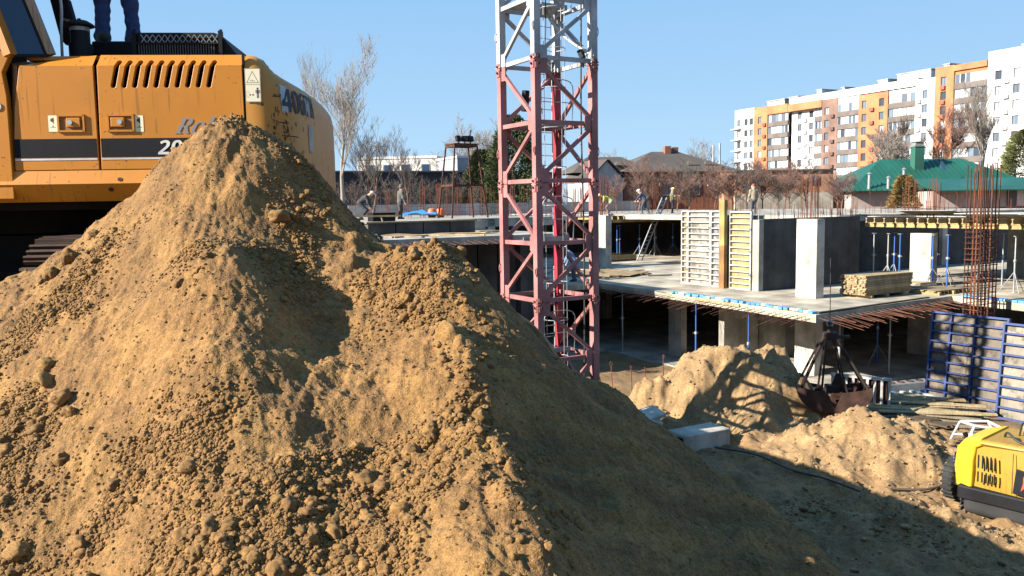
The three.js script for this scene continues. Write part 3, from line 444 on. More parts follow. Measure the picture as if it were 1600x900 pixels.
  for (const x of [-1.075, -3.25]) {
    for (const [z, y, a] of path) { const s = obj('track_shoe', shoe, M.trackSteel, EX); s.position.set(x, 0.47 + y * 1.02, -1.35 + z); s.rotation.x = a; }
    for (const z of [-1.68, 1.68]) obj('idler_wheel', new THREE.CylinderGeometry(0.34, 0.34, 0.2, 24).rotateZ(Math.PI / 2).translate(x, 0.47, -1.35 + z), M.trackSteel, EX);
    for (let i = 0; i < 7; i++) obj('track_roller', new THREE.CylinderGeometry(0.09, 0.09, 0.3, 14).rotateZ(Math.PI / 2).translate(x, 0.17, -2.6 + i * 0.42), M.trackSteel, EX);
  }
}

// ---------------------------------------------------------------- people
function sdfBody(bones, { cell = 0.03, k = 0.045, colour, wobble = 0 }) {
  const lo = V(1e9, 1e9, 1e9), hi = V(-1e9, -1e9, -1e9);
  bones.forEach(([a, b, ra, rb]) => { for (const [p, r] of [[a, ra], [b, rb]]) { lo.min(V(p[0] - r, p[1] - r, p[2] - r)); hi.max(V(p[0] + r, p[1] + r, p[2] + r)); } });
  lo.addScalar(-0.08); hi.addScalar(0.08); const c = lo.clone().add(hi).multiplyScalar(0.5), half = Math.max(hi.x - lo.x, hi.y - lo.y, hi.z - lo.z) / 2;
  const res = Math.min(110, Math.ceil(2 * half / cell)); const mc = new MarchingCubes(res, new THREE.MeshBasicMaterial(), false, false, 120000); mc.isolation = 0;
  const bn = bones.map(([a, b, ra, rb]) => { const A = V(...a), D = V(...b).sub(A); return { A, D, l: Math.max(1e-9, D.lengthSq()), ra, rb }; });
  const p = V(), q = V(); const dist = (P) => { let s = 0; for (const { A, D, l, ra, rb } of bn) { q.copy(P).sub(A); const t = clamp(q.dot(D) / l); q.addScaledVector(D, -t); const d = q.length() - lerp(ra, rb, t); s += Math.exp(-d / k * 1.6); } return -Math.log(s) * k / 1.6; };
  for (let z = 0; z < res; z++) for (let y = 0; y < res; y++) for (let x = 0; x < res; x++) { p.set(x, y, z).multiplyScalar(2 / res).addScalar(-1).multiplyScalar(half).add(c); let d = dist(p); if (wobble) d += wobble * n2(p.x * 14 + p.z * 9, p.y * 17); mc.field[x + y * res + z * res * res] = -d; }
  mc.update(); const n = mc.count; const pos = new Float32Array(mc.positionArray.slice(0, n * 3)); for (let i = 0; i < n; i++) { pos[3 * i] = pos[3 * i] * half + c.x; pos[3 * i + 1] = pos[3 * i + 1] * half + c.y; pos[3 * i + 2] = pos[3 * i + 2] * half + c.z; }
  let g = new THREE.BufferGeometry(); g.setAttribute('position', new THREE.BufferAttribute(pos, 3)); g = mergeVertices(g, 1e-4); g.computeVertexNormals();
  // outward normals
  { const P = g.attributes.position, N = g.attributes.normal; let s = 0; for (let i = 0; i < P.count; i += 7) { p.fromBufferAttribute(P, i); const d0 = dist(p); p.x += N.getX(i) * .01; p.y += N.getY(i) * .01; p.z += N.getZ(i) * .01; s += dist(p) - d0; } if (s < 0) { for (let i = 0; i < N.array.length; i++) N.array[i] *= -1; const a = g.index.array; for (let i = 0; i < a.length; i += 3) { const t = a[i]; a[i] = a[i + 1]; a[i + 1] = t; } } }
  const P = g.attributes.position, col = new Float32Array(P.count * 3); for (let i = 0; i < P.count; i++) { p.fromBufferAttribute(P, i); let best = 1e9, bi = 0; bn.forEach((b, k2) => { q.copy(p).sub(b.A); const t = clamp(q.dot(b.D) / b.l); q.addScaledVector(b.D, -t); const d = q.length() - lerp(b.ra, b.rb, t); if (d < best) { best = d; bi = k2; } }); const cc = colour(bi, p); col.set(cc, 3 * i); }
  g.setAttribute('color', new THREE.BufferAttribute(col, 3)); const uv = new Float32Array(P.count * 2); g.setAttribute('uv', new THREE.BufferAttribute(uv, 2)); g.userData.ready = true; return g;
}
const bodyMat = new THREE.MeshStandardMaterial({ vertexColors: true, roughness: 0.9, side: THREE.DoubleSide });
// a person facing -z in its own axes; lean bends the trunk forward, arms are given as [elbow, hand]
function person(label, pos, turn, o = {}) {
  const { h = 1.75, lean = 0, legs = 'stand', coat = [0.08, 0.08, 0.08], trousers = [0.06, 0.06, 0.07], skin = [0.42, 0.24, 0.16], head = 'helmet', headCol = [0.7, 0.7, 0.66], vest, armL, armR, cell = 0.03, group } = o;
  const s = h / 1.75, g = thing('person', label, 'person', pos, turn, group);
  const hip = [0, 0.92, 0.02], sp = Math.sin(lean), cp = Math.cos(lean), up = (d, side = 0, fwd = 0) => [side, hip[1] + d * cp + fwd * sp * 0, hip[2] - d * sp - fwd];
  const chest = up(0.36), neck = up(0.55), hd = up(0.70, 0, 0.03 + sp * .04);
  const sh = (k) => up(0.48, 0.19 * k), kn = legs === 'step' ? [[-0.10, 0.50, -0.16], [0.10, 0.50, 0.04]] : legs === 'crouch' ? [[-.13, .5, -.35], [.13, .5, -.35]] : [[-0.10, 0.49, -0.02], [0.10, 0.49, -0.01]];
  const an = legs === 'step' ? [[-0.11, 0.08, -0.10], [0.11, 0.10, 0.30]] : [[-0.12, 0.08, 0.03], [0.12, 0.08, 0.03]];
  const el = (k, a) => a ? a[0] : [sh(k)[0] + 0.06 * k, sh(k)[1] - 0.29, sh(k)[2] - 0.02 - .1 * sp], hn = (k, a) => a ? a[1] : [el(k)[0] + 0.0, el(k)[1] - 0.24, el(k)[2] - 0.10];
  const bones = [], cls = [], add = (c, a, b, ra, rb) => { bones.push([a, b, ra, rb]); cls.push(c); };
  add('coat', hip, chest, 0.155, 0.165); add('coat', chest, up(0.5), 0.16, 0.10); add('coat', sh(-1), sh(1), 0.085, 0.085); add('skin', neck, hd, 0.058, 0.07);
  add('skin', hd, up(0.78, 0, 0.04 + sp * .05), 0.098, 0.098); add('skin', up(0.70, 0, 0.11 + sp * .05), up(0.685, 0, 0.125 + sp * .05), 0.02, 0.018);
  add('skin', up(0.71, -.095, .02), up(0.74, -.098, .02), .018, .018); add('skin', up(0.71, .095, .02), up(0.74, .098, .02), .018, .018);
  for (const [k, i, a] of [[-1, 0, armL], [1, 1, armR]]) {
    const E = el(k, a), H = hn(k, a); add('coat', sh(k), E, 0.075, 0.055); add('coat', E, H, 0.055, 0.042); const d = V(...H).sub(V(...E)).normalize(); const f = (n, off = [0, 0, 0]) => [H[0] + d.x * n + off[0], H[1] + d.y * n + off[1], H[2] + d.z * n + off[2]];
    add('skin', H, f(0.07), 0.036, 0.036); if (cell < .02) for (let q = 0; q < 4; q++) add('skin', f(.07, [0, 0, -.03 + .02 * q]), f(.15 - .012 * Math.abs(q - 1.3), [-.01 * k, 0, -.03 + .02 * q]), .0095, .008); else add('skin', f(.07), f(.14), .03, .022); add('skin', f(.03), f(.08, [0, 0, -.045]), .014, .011);
    const hp = [hip[0] + 0.09 * k, hip[1] - 0.02, hip[2]]; add('trousers', hp, kn[i], 0.105, 0.068); add('trousers', kn[i], an[i], 0.068, 0.052); add('shoe', [an[i][0], 0.05, an[i][2] + 0.05], [an[i][0], 0.04, an[i][2] - 0.15], 0.048, 0.04);
  }
  const C = { coat, trousers, skin, shoe: [0.03, 0.025, 0.02] };
  const body = obj('body', sdfBody(bones, { cell, colour: (i, p) => (cls[i] === 'coat' && vest && p.y > 1.0 ? vest : C[cls[i]]), wobble: cell < .02 ? 0.012 : 0.01 }), bodyMat, g); 
  const top = up(0.80, 0, 0.035 + sp * .05);
  if (head === 'helmet') { const hm = obj('helmet', [new THREE.SphereGeometry(0.125, 16, 8, 0, 6.3, 0, 1.6).scale(1, .9, 1.12), new THREE.CylinderGeometry(0.15, 0.15, 0.012, 18).scale(1, 1, 1.15)], mat(...headCol, { roughness: .4 }), g); hm.position.set(...top); hm.rotation.x = -lean * .7; }
  else if (head === 'hood') { const hm = obj('hood', [new THREE.SphereGeometry(0.14, 14, 10).scale(1, 1.15, 1.05)], mat(...headCol), g); hm.position.set(top[0], top[1] - .03, top[2] + .04); }
  else { const hm = obj('hair', [new THREE.SphereGeometry(0.108, 16, 10, 0, 6.3, 0, 1.75).scale(1, 1.05, 1.08)], mat(...headCol), g); hm.position.set(top[0], top[1] - .02, top[2] + .02); }
  g.scale.setScalar(s); return g;
}
// the man standing on the machine: only his jeans reach into the picture
person('person in dark blue jeans standing on top of the yellow excavator', [-3.40, 2.525, -7.46], R(-150), { h: 1.80, coat: [0.05, 0.055, 0.07], trousers: [0.022, 0.042, 0.12], cell: 0.018, head: 'hair', headCol: [0.03, 0.02, 0.015] });
// ---------------------------------------------------------------- tower crane mast
const MAST = thing('tower_crane_mast', 'lattice tower crane mast, pale red below and white above', 'crane mast', [0.63, 0, -19.5], R(30));
{
  // corners: 0 near, 1 right, 2 far, 3 left (own axes: x along the right face, -z along the left face)
  const S = 1.6, c = [[0, 0], [S, 0], [S, -S], [0, -S]];
  const P = (k, y) => [c[k][0], y, c[k][1]], mid = (k, l, t, y) => [lerp(c[k][0], c[l][0], t), y, lerp(c[k][1], c[l][1], t)];
  const y0 = 1.56, hS = 2.82; const cen = V(S / 2, 0, -S / 2);
  for (let s = -3; s <= 7; s++) {
    const a = y0 + s * hS, b = a + hS, m = (a + b) / 2, red = s <= 0, mt = red ? M.red : M.mastWhite, mtF = red ? M.redFresh : M.mastWhite;
    for (let k = 0; k < 4; k++) {
      const col = obj('column', [box(0.17, hS - 0.012, 0.17, c[k][0], m, c[k][1]), box(.21, .03, .21, c[k][0], a + .03, c[k][1]), box(.21, .03, .21, c[k][0], b - .03, c[k][1])], k === 2 ? mtF : mt, MAST);
      // bolted fish plates at the joint and at mid height
      const nx = Math.sign(c[k][0] - .8), nz = Math.sign(c[k][1] + .8);
      obj('joint_plate', [box(0.02, 0.32, 0.12, c[k][0] + nx * 0.098, b - 0.04, c[k][1]), box(0.12, 0.32, 0.02, c[k][0], b - 0.04, c[k][1] + nz * 0.098)], mt, col);
      for (const dy of [-0.1, 0.05]) { obj('bolt', new THREE.CylinderGeometry(.028, .028, .05, 8).rotateZ(Math.PI / 2).translate(c[k][0] + nx * .12, b + dy, c[k][1]), M.rustDark, col); obj('bolt', new THREE.CylinderGeometry(.028, .028, .05, 8).rotateX(Math.PI / 2).translate(c[k][0], b + dy, c[k][1] + nz * .12), M.rustDark, col); }
      obj('lug', new THREE.TorusGeometry(.07, .014, 6, 14).scale(.5, 1.4, 1).rotateY(k % 2 ? 0 : Math.PI / 2).translate(c[k][0] + nx * .1, a + .75, c[k][1] + nz * .05), mt, col);
    }
    // faces: [from, to, zigzag from the joints of 'from' to mid of 'to']
    for (const [k, l] of [[0, 1], [3, 0], [1, 2], [2, 3]]) {
      const nn = V(...mid(k, l, .5, 0)).sub(cen).normalize().multiplyScalar(0.02), off = p => [p[0] + nn.x, p[1], p[2] + nn.z];
      for (const y of [a + 0.06, m]) obj('horizontal_brace', bar(mid(k, l, .05, y), mid(k, l, .95, y), 0.07, 0.10), mt, MAST);
      obj('diagonal_brace', bar(off(mid(k, l, .07, b - 0.12)), off(mid(k, l, .95, m + 0.12)), 0.075, 0.085), mt, MAST);
      obj('diagonal_brace', bar(off(mid(k, l, .07, a + 0.18)), off(mid(k, l, .95, m - 0.12)), 0.075, 0.085), mt, MAST);
      for (const [kk, y] of [[k, b - .14], [k, a + .16], [l, m]]) { const t = kk === k ? .1 : .9; const q = mid(k, l, t, y), dir = V(c[l][0] - c[k][0], 0, c[l][1] - c[k][1]).normalize(), gp = new THREE.BoxGeometry(.24, .34, .014); gp.rotateY(Math.atan2(-dir.z, dir.x)); obj('gusset', gp.translate(q[0] + nn.x * 2.4, q[1], q[2] + nn.z * 2.4), mt, MAST); }
    }
    // ladder with safety hoops near the far leg, and a rest platform in every second bay
    const lx = 0.72, lz = -0.95, lad = obj('ladder', [rod([lx, a, lz], [lx, b, lz], .014, .014, 6), rod([lx + .36, a, lz - .05], [lx + .36, b, lz - .05], .014, .014, 6)], red ? M.mastWhite : M.galv, MAST);
    for (let i = 0; i < 10; i++) obj('rung', rod([lx, a + .14 + i * .28, lz], [lx + .36, a + .14 + i * .28, lz - .05], .009, .009, 6), M.galv, lad);
    for (let i = 0; i < 3; i++) obj('safety_hoop', tube([[lx, a + .4 + i * .95, lz], [lx - .12, a + .4 + i * .95, lz + .35], [lx + .2, a + .4 + i * .95, lz + .62], [lx + .5, a + .4 + i * .95, lz + .32], [lx + .36, a + .4 + i * .95, lz - .05]], .011, 18, 5), M.galv, lad);
    for (const [px, pz] of [[-.12, .35], [.2, .62], [.5, .32]]) obj('cage_strap', rod([lx + px, a, lz + pz], [lx + px, b, lz + pz], .008, .008, 5), M.galv, lad);
    const pf = obj('platform', [box(1.35, .04, .55, .8, m + .02, -1.15), box(1.35, .1, .02, .8, m + .07, -.88)], M.galv, MAST);
    obj('guard_rail', [tube([[.55, m, -.6], [.55, m + 1.0, -.6], [.7, m + 1.08, -.6], [1.25, m + 1.08, -.6], [1.4, m + 1.0, -.6], [1.4, m, -.6]], .013, 30, 5), rod([.55, m + .55, -.6], [1.4, m + .55, -.6], .011, .011, 5)], M.galv, pf);
  }
  obj('power_cable', tube([[1.5, -6, -.35], [1.52, 0, -.3], [1.49, 3, -.34], [1.5, 6, -.32], [1.5, 14, -.3]], .022, 60, 6), M.cable, MAST);
  obj('power_cable', tube([[.35, 6.4, -.1], [.36, 5.2, -.12], [.34, 4.6, -.14]], .014, 12, 5), M.cable, MAST);
  obj('rope', tube([[1.05, 5.95, -1.3], [1.1, 5.5, -1.0], [1.25, 5.0, -.5], [1.42, 4.75, -.2], [1.58, 4.55, .08]], .035, 30, 6), M.white, MAST);
  obj('floodlight', [box(.16, .2, .1, 1.4, 4.62, -.18, .5, -.4), bar([1.4, 4.5, -.18], [1.4, 4.3, -.1], .03, .03)], M.black, MAST);
  obj('junction_box', rbox(.14, .5, .14, .02, .25, 3.55, -.9, .2, .1), M.black, MAST);
  obj('base_frame', [bar([-0.6, -5.35, 0.6], [2.2, -5.35, -2.2], .3, .3), bar([2.2, -5.35, 0.6], [-.6, -5.35, -2.2], .3, .298)], M.red, MAST);
  obj('foundation', box(3.6, .5, 3.6, .8, -5.6, -.8), M.concrete, MAST);
}
// ---------------------------------------------------------------- the unfinished building
const L = (p, y, q) => [p, y, -q];                        // building axes: p along the front, q into the depth
const BL = thing('unfinished_building', 'unfinished concrete basement storeys with columns, walls and bare slab edges', 'building', [BO.x, 0, BO.z], BA);
const slab = (pts, y, t) => extr(pts.map(([p, q]) => [p, q]), t).rotateX(-Math.PI / 2).translate(0, y - t, 0);   // plan (p,q) -> top at y
const cbox = (p0, p1, y0, y1, q0, q1) => box(p1 - p0, y1 - y0, q1 - q0, (p0 + p1) / 2, (y0 + y1) / 2, -(q0 + q1) / 2);
{
  obj('floor_slab', slab([[0.5, 1], [8.5, 1], [8.5, -9], [34, -9], [34, 44], [-20, 44], [-20, 12], [0.5, 12]], -5.5, 0.25), M.concrete, BL);
  obj('floor_slab', slab([[0, 0], [8.0, 0.5], [7.6, -3], [7.4, -9], [34, -9], [34, 44], [-2.5, 44], [-2.5, 13.2], [0.95, 13], [0.7, 7.7]], -2.6, 0.26), M.slabDust, BL);
  obj('deck_slab', slab([[-20, 9.6], [-3, 9.6], [-3, 26], [-20, 26]], -0.1, 0.3), M.concrete, BL);
  obj('deck_slab', slab([[-20, 16.2], [-3.2, 16.2], [-3.2, 20], [3, 20], [3, 46], [-20, 46]], 0.36, 0.44), M.concrete, BL);
  obj('deck_slab', slab([[3.02, 29], [12, 29], [12, 46], [3.02, 46]], 0.2, 0.3), M.concrete, BL);
  obj('deck_slab', slab([[12.5, 9], [34, 9], [34, 46], [12.1, 46]], 0.25, 0.3), M.concrete, BL);
  // walls
  const W = [[4.05, 4.35, -2.6, 0.45, 6.3, 10.7], [9.6, 9.9, -2.6, 0.3, 6.3, 12], [2.3, 4.2, -5.5, -2.86, 6.4, 6.7], [4.3, 5.6, -5.5, -2.86, 6.2, 6.5], [5.7, 9.4, -5.5, -2.86, 6.3, 6.6], [2.0, 2.3, -5.5, -2.86, 8.6, 9.4], [-20, -3.2, -5.5, -0.4, 12.2, 12.5], ];
  for (const w of W) obj('wall', cbox(...w), M.concrete, BL);
  obj('wall', cbox(3.98, 9.9, -2.6, 0.3, 6.0, 6.3), M.concreteDark, BL); for (const w of [[5, 34, -2.6, -0.1, 33, 33.3], [10.2, 34, -2.6, -0.05, 9.2, 9.5], [-3, 12, -5.5, -2.86, 26, 26.3], [9.4, 34, -5.5, -2.86, 16, 16.3]]) obj('wall', cbox(...w), M.concreteDark, BL); obj('wall_end', cbox(3.72, 3.978, -2.6, 0.28, 5.96, 6.3), M.concrete, BL);  // back walls coloured dark as deck shade; wall end paler as the sunlit face
  for (let i = 0; i < 14; i++) obj('wall_panel', cbox(-16 + i * 0.92, -15.14 + i * 0.92, -5.5, -0.45, 11.85, 12.15), M.concreteDark, BL);  // dark concrete here stands for the shade under the left deck
  // columns, both storeys
  const C = [[3.45, 2.9], [10.4, 2.96], [17.6, 2.96], [24.8, 2.96], [17.6, -4.5], [6.5, 20.0], [-1, 20], [13.5, 20], [20.6, 9]];
  for (const [p, q] of C) { obj('column', cbox(p, p + 0.42, -2.6, p > 10 ? -0.42 : 0.34, q, q + 0.94), M.column, BL); obj('column', cbox(p, p + 0.42, -5.5, -2.86, q, q + 0.94), M.column, BL); }
  obj('column', cbox(-2, -1.58, -5.5, -2.86, 14.5, 15.4), M.concrete, BL);
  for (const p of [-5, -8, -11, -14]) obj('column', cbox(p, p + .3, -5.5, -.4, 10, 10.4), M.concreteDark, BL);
  // starter bars: bundles rising from columns and the row along the deck
  const r = rngOf(31), bundle = (p, q, y, n, h, w = .36, d = .8) => { const gs = []; for (let i = 0; i < n; i++) { const e = i % 2, x = p + (e ? (i % 4 < 2 ? 0 : w) : w * r()), z = q + d * r(), hh = h * (0.85 + .25 * r()); gs.push(rod(L(x, y - .1, z), L(x + (r() - .5) * .06, y + hh, z + (r() - .5) * .06), 0.013, 0.013, 5)); } for (const t of [.15, .3]) gs.push(bar(L(p, y + h * t, q), L(p + w, y + h * t, q), .012, .012), bar(L(p, y + h * t, q), L(p, y + h * t, q + d), .012, .012)); const o = obj('starter_bars', gs, M.rust, BL); o.userData.kind = 'stuff'; };
  bundle(3.47, 2.95, .34, 14, 1.45); bundle(6.52, 20.1, .34, 16, 2.3); bundle(10.42, 3.0, .3, 8, 1.3);
  bundle(9.5, 27.2, .2, 14, 1.9, .5, .5); bundle(15.6, 26.5, .2, 14, 2.1, .7, .7); bundle(20.6, 9.3, .25, 12, 1.8); bundle(14.2, 6.5, .3, 9, 1.7, .5, .5);
  for (const [x, z, n, h] of [[-8.6, -47, 7, 2.3], [-7.2, -49, 8, 1.7], [-6.6, -52, 9, 2.2], [-5.0, -50, 12, 1.9], [-4.2, -53, 12, 2.0], [-3.4, -51, 9, 1.8], [-2.2, -52, 10, 1.9], [-1.2, -50, 9, 1.7], [-.4, -53, 8, 2.0], [.5, -50, 8, 2.2], [1.6, -50, 8, 2.0]]) { const dx = x - BO.x, dz = z - BO.z; bundle(dx * ub.x + dz * ub.z, dx * vb.x + dz * vb.z, .36, n, h, 1.3, 1.2); }
  { const gs = []; for (let i = 0; i < 150; i++) { const p = -3 + 30 * r(), q = 29.5 + 6 * r(); gs.push(rod(L(p, .1, q), L(p + (r() - .5) * .1, .2 + .5 + .8 * r(), q), .011, .011, 4)); } for (let i = 0; i < 60; i++) { const q = 6.4 + 4.2 * r(); gs.push(rod(L(4.1 + .2 * r(), .4, q), L(4.1 + .25 * r(), .75 + .6 * r(), q), .011, .011, 4)); } for (let i = 0; i < 55; i++) { const p = 3.9 + 5.9 * r(); gs.push(rod(L(p, .25, 6.1), L(p, .45 + .5 * r(), 6.1 + .1 * r()), .011, .011, 4)); } for (let i = 0; i < 90; i++) { const p = 12.6 + 20 * r(), q = 9.2 + 2 * r(); gs.push(rod(L(p, .2, q), L(p + (r() - .5) * .1, .5 + .9 * r(), q), .011, .011, 4)); } const o = obj('wall_starter_bars', gs, M.rust, BL); o.userData.kind = 'stuff'; }
  // bars left sticking out of the slab edges
  const one = join(rod([0, 0, 0], [0, 0, 1], .009, .009, 5)); one.userData.ready = true;
  const stick = (p, y, q, dx, dy, dz, len) => { const o = obj('edge_bar', one, [M.barPale, M.barPale, M.barPale, M.rustDark][Math.floor(r() * 4)], BL); o.position.set(...L(p, y, q)); o.lookAt(0, 0, 0); const d = V(dx, dy, -dz).normalize(); o.quaternion.setFromUnitVectors(V(0, 0, 1), d); o.scale.set(1, 1, len); };
  for (let i = 0; i < 74; i++) { const q = .1 + i * .172; stick(.72 * clamp(q / 7.7), -2.7 - .05 * (i % 2), q, -1, -.06 - .16 * r(), (r() - .5) * .25, 0.7 + .6 * r()); }
  for (let i = 0; i < 56; i++) { const p = .1 + i * .141; stick(p, -2.7 - .05 * (i % 2), .5 * p / 8, (r() - .5) * .2, -.05 - .15 * r(), -1, .7 + .7 * r()); }
  for (let i = 0; i < 80; i++) stick(-14.5 + i * .145, -.24 - .05 * (i % 2), 9.6, (r() - .5) * .15, -.05 - .1 * r(), -1, .5 + .5 * r());
  // blue stop strip along the slab edge, patched and broken
  const strip = (a, b, n) => { for (let i = 0; i < n; i++) { const t0 = i / n, t1 = (i + .8 + .2 * r()) / n, p0 = lerp(a[0], b[0], t0), q0 = lerp(a[1], b[1], t0), p1 = lerp(a[0], b[0], t1), q1 = lerp(a[1], b[1], t1); if (r() < .12) continue; obj('edge_strip', bar(L(p0, -2.555 + .02 * r(), q0), L(p1, -2.555 + .02 * r(), q1), .12 + .22 * r(), .07), r() < .68 ? M.blueLight : M.panelWhite, BL); } };
  strip([.12, .12], [.75, 7.7], 34); strip([7.72, -3], [8.0, .3], 14); strip([7.5, -8], [7.7, -3], 16);
  // slab edge boards
  obj('edge_board', bar(L(.6, -2.68, 5.4), L(.75, -2.68, 8.2), .05, .12), M.woodPale, BL); obj('edge_board', bar(L(.3, -2.68, 3.6), L(.55, -2.69, 6.2), .05, .1), M.woodPale, BL);
  obj('edge_board', bar(L(.2, -2.56, .1), L(6.5, -2.54, .45), .1, .05), M.woodDark, BL);
}
const bw = (p, y, q) => B(p, y, q);                         // to world metres

// wall formwork panels: ribbed frames with a plywood skin
function formPanel(label, pos, turn, w, h, o = {}) {
  const { frame = M.panelWhite, rib = frame, skin = M.plyLight, lean = 0, ribs = 13, posts = [], group, name = 'formwork_panel' } = o;
  const g = thing(name, label, 'formwork', pos, turn, group); g.rotation.order = 'YXZ'; g.rotation.x = lean;
  obj('plywood_skin', box(w - .02, h - .02, .02, 0, h / 2, -.06), skin, g);
  for (const s of [-1, 1]) obj('side_rail', box(.055, h, .12, s * (w / 2 - .0275), h / 2, 0), frame, g);
  for (const y of [.03, h - .03]) obj('end_rail', box(w - .112, .06, .12, 0, y, 0), frame, g);
  for (let i = 1; i < ribs; i++) obj('rib', box(w - .112, .05, .09, 0, i * h / ribs, .005), rib, g);
  for (const x of posts) obj('post', box(.05, h - .124, .1, x, h / 2, -.002), frame, g);
  for (const y of [h * .2, h * .5, h * .78]) obj('clamp', [box(.12, .07, .05, w / 2 - .02, y, .085), rod([w / 2 - .02, y, .05], [w / 2 - .02, y, .2], .015)], M.galv, g);
  return g;
}
// panels face the -p side of the building, which the sun strikes
const FT = BA - Math.PI / 2;
formPanel('narrow pale formwork strip at the far end of the ribbed panel row', bw(3.86, -2.6, 10.45), FT, 0.42, 3.25, { skin: M.wood });
formPanel('wide whitish ribbed formwork panel beside the standing timber post', bw(3.84, -2.6, 9.5), FT, 1.42, 3.25, { posts: [], skin: M.plyLight });
formPanel('blue-edged whitish formwork panel next to the timber post', bw(3.82, -2.6, 8.35), FT, 0.8, 3.25, { skin: mat(.36, .38, .42, { map: T.ply }) });
formPanel('yellow plywood formwork panel with pale ribs beside the dark wall', bw(3.78, -2.6, 7.0), FT, 1.22, 3.22, { skin: M.plyYellow });
{ const g = thing('timber_post', 'tall brown timber post standing between the formwork panels', 'post', bw(3.55, -2.6, 7.78), BA); obj('upper_half', box(.18, 1.9, .3, 0, 2.75, 0), mat(.36, .30, .12, { map: T.wood }), g); obj('lower_half', box(.185, 1.8, .305, 0, .9, 0), mat(.30, .16, .06, { map: T.wood }), g); }

// steel props
const propBody = (h, blue) => ({ blue, h });
function prop(label, pos, h, blue = true, tripod = true, turn = 0) {
  const g = thing('steel_prop', label, 'prop', pos, turn, 'steel props holding the formwork decks');
  obj('outer_tube', rod([0, .01, 0], [0, h * .55, 0], .035, .035, 8), blue ? M.blueProp : M.galv, g); obj('inner_tube', rod([0, h * .55, 0], [0, h - .02, 0], .026, .026, 8), blue ? M.blueProp : M.galv, g);
  obj('collar', [new THREE.CylinderGeometry(.055, .055, .1, 10).translate(0, h * .56, 0), rod([-.12, h * .56, 0], [.12, h * .56, 0], .01)], M.galv, g); obj('base_plate', box(.14, .012, .14, 0, .006, 0), M.galv, g); obj('head_plate', box(.16, .02, .12, 0, h - .01, 0), M.galv, g);
  if (tripod) for (let i = 0; i < 3; i++) { const a = i * 2.09 + .4; obj('tripod_leg', rod([.03 * Math.cos(a), .75, .03 * Math.sin(a)], [.5 * Math.cos(a), .01, .5 * Math.sin(a)], .016, .016, 6), M.galv, g); }
  return g;
}
const H1 = 2.15;
[[10.35, 5.6, 0, 0], [10.35, 4.9, 0, 1], [10.3, 4.3, 1, 0], [11.2, 5.2, 1, 1], [10.2, 2.75, 1, 1], [10.5, 2.3, 1, 1], [10.35, .9, 1, 1], [10.8, -.2, 0, 1], [11.2, -1.9, 0, 1], [12.4, 4.0, 1, 0], [13, 1.5, 0, 0], [10.5, -3.2, 1, 1], [12.6, -3.6, 0, 0]].forEach(([p, q, b, t], i) => prop(`${b ? 'blue' : 'grey'} steel prop under the near plywood deck, ${['farthest from the viewer', 'second from the dark wall', 'third from the dark wall', 'standing a little inside', 'before the lit column', 'at the corner of the lit column', 'between lit column and rebar cage', 'just behind the rebar cage', 'right of the rebar cage', 'deep in the shade', 'deep behind the column', 'at the picture edge', 'last at the edge'][i]}`, bw(p, -2.6, q), H1, !!b, !!t, i));
[[10.95, 26.2, 0], [12.1, 26.3, 1], [12.7, 26.8, 1], [13.9, 26.2, 1], [15.2, 26.2, 0], [15.9, 26.9, 1], [16.9, 26.3, 1]].forEach(([p, q, b], i) => prop(`${b ? 'blue' : 'grey'} steel prop under the far deck, ${['beside the grey column', 'left of the ladder', 'behind the ladder', 'right of the ladder', 'at the middle of the deck', 'with crossed tripod feet', 'next to the ribbed panels'][i]}`, bw(p, -2.6, q), 2.12, !!b, i > 2, i));
[[.62, 6.2, 1, 0], [.45, 3.3, 1, 0], [2.3, .9, 0, 0], [6.0, 1.6, 0, 0], [7.2, 3.0, 1, 1], [9.6, 1.0, 0, 0], [.9, 11.2, 0, 0]].forEach(([p, q, b, t], i) => prop(`${b ? 'blue' : 'dark grey'} steel prop in the lower storey, ${['under the long slab edge', 'near the sunlit patch of wall', 'just behind the slab corner', 'behind the stacked formwork beams', 'with splayed tripod feet', 'before the lit lower column', 'beside the crane mast'][i]}`, bw(p, -5.49, q), 2.62, !!b, !!t, i));

// timber formwork decks: beams one by one, plywood sheets on top
function deckForm(label, p0, p1, q0, q1, top, along) {
  const g = thing('deck_formwork', label, 'formwork', [BO.x, 0, BO.z], BA), r = rngOf(p0 * 10 + q0);
  const hb = (a, b, y, m) => { const k = obj('timber_beam', [bar(a, b, .08, .035), bar([a[0], a[1] + .165, a[2]], [b[0], b[1] + .165, b[2]], .08, .035), bar([a[0], a[1] + .082, a[2]], [b[0], b[1] + .082, b[2]], .03, .13)], m, g); return k; };
  if (along === 'p') { for (let q = q0 + .2; q < q1; q += .48) hb(L(p0 - .1 - .25 * r(), top - .24, q), L(p1, top - .24, q), 0, r() < .6 ? M.woodPale : M.plyYellow); for (let p = p0 + .35; p < p1; p += 1.6) hb(L(p, top - .445, q0 - .2), L(p, top - .445, q1), 0, M.plyYellow); }
  else { for (let p = p0 + .2; p < p1; p += .48) hb(L(p, top - .24, q0 - .1 - .25 * r()), L(p, top - .24, q1), 0, r() < .6 ? M.woodPale : M.plyYellow); for (let q = q0 + .2; q < q1; q += 1.6) hb(L(p0 - .2, top - .445, q), L(p1, top - .445, q), 0, M.plyYellow); }
  for (let p = p0; p < p1 - .3; p += 1.25) for (let q = q0; q < q1 - .3; q += 2.45) { const edge = along === 'p' ? p === p0 : q === q0; const s = obj('plywood_sheet', box(1.23, .021, 2.42, 0, 0, 0), [M.plyLight, M.ply, M.panelWhite][Math.floor(r() * 3)], g); s.position.set(...L(p + .62 - (edge && along === 'p' ? .15 * r() : 0), top - .03 + (edge ? .012 : 0), q + 1.22)); if (edge && along === 'p') { s.rotation.z = -.16 * r() - .03; s.rotation.y = .25 * (r() - .5); s.position.y += .12 * r() + .05; } }
  return g;
}
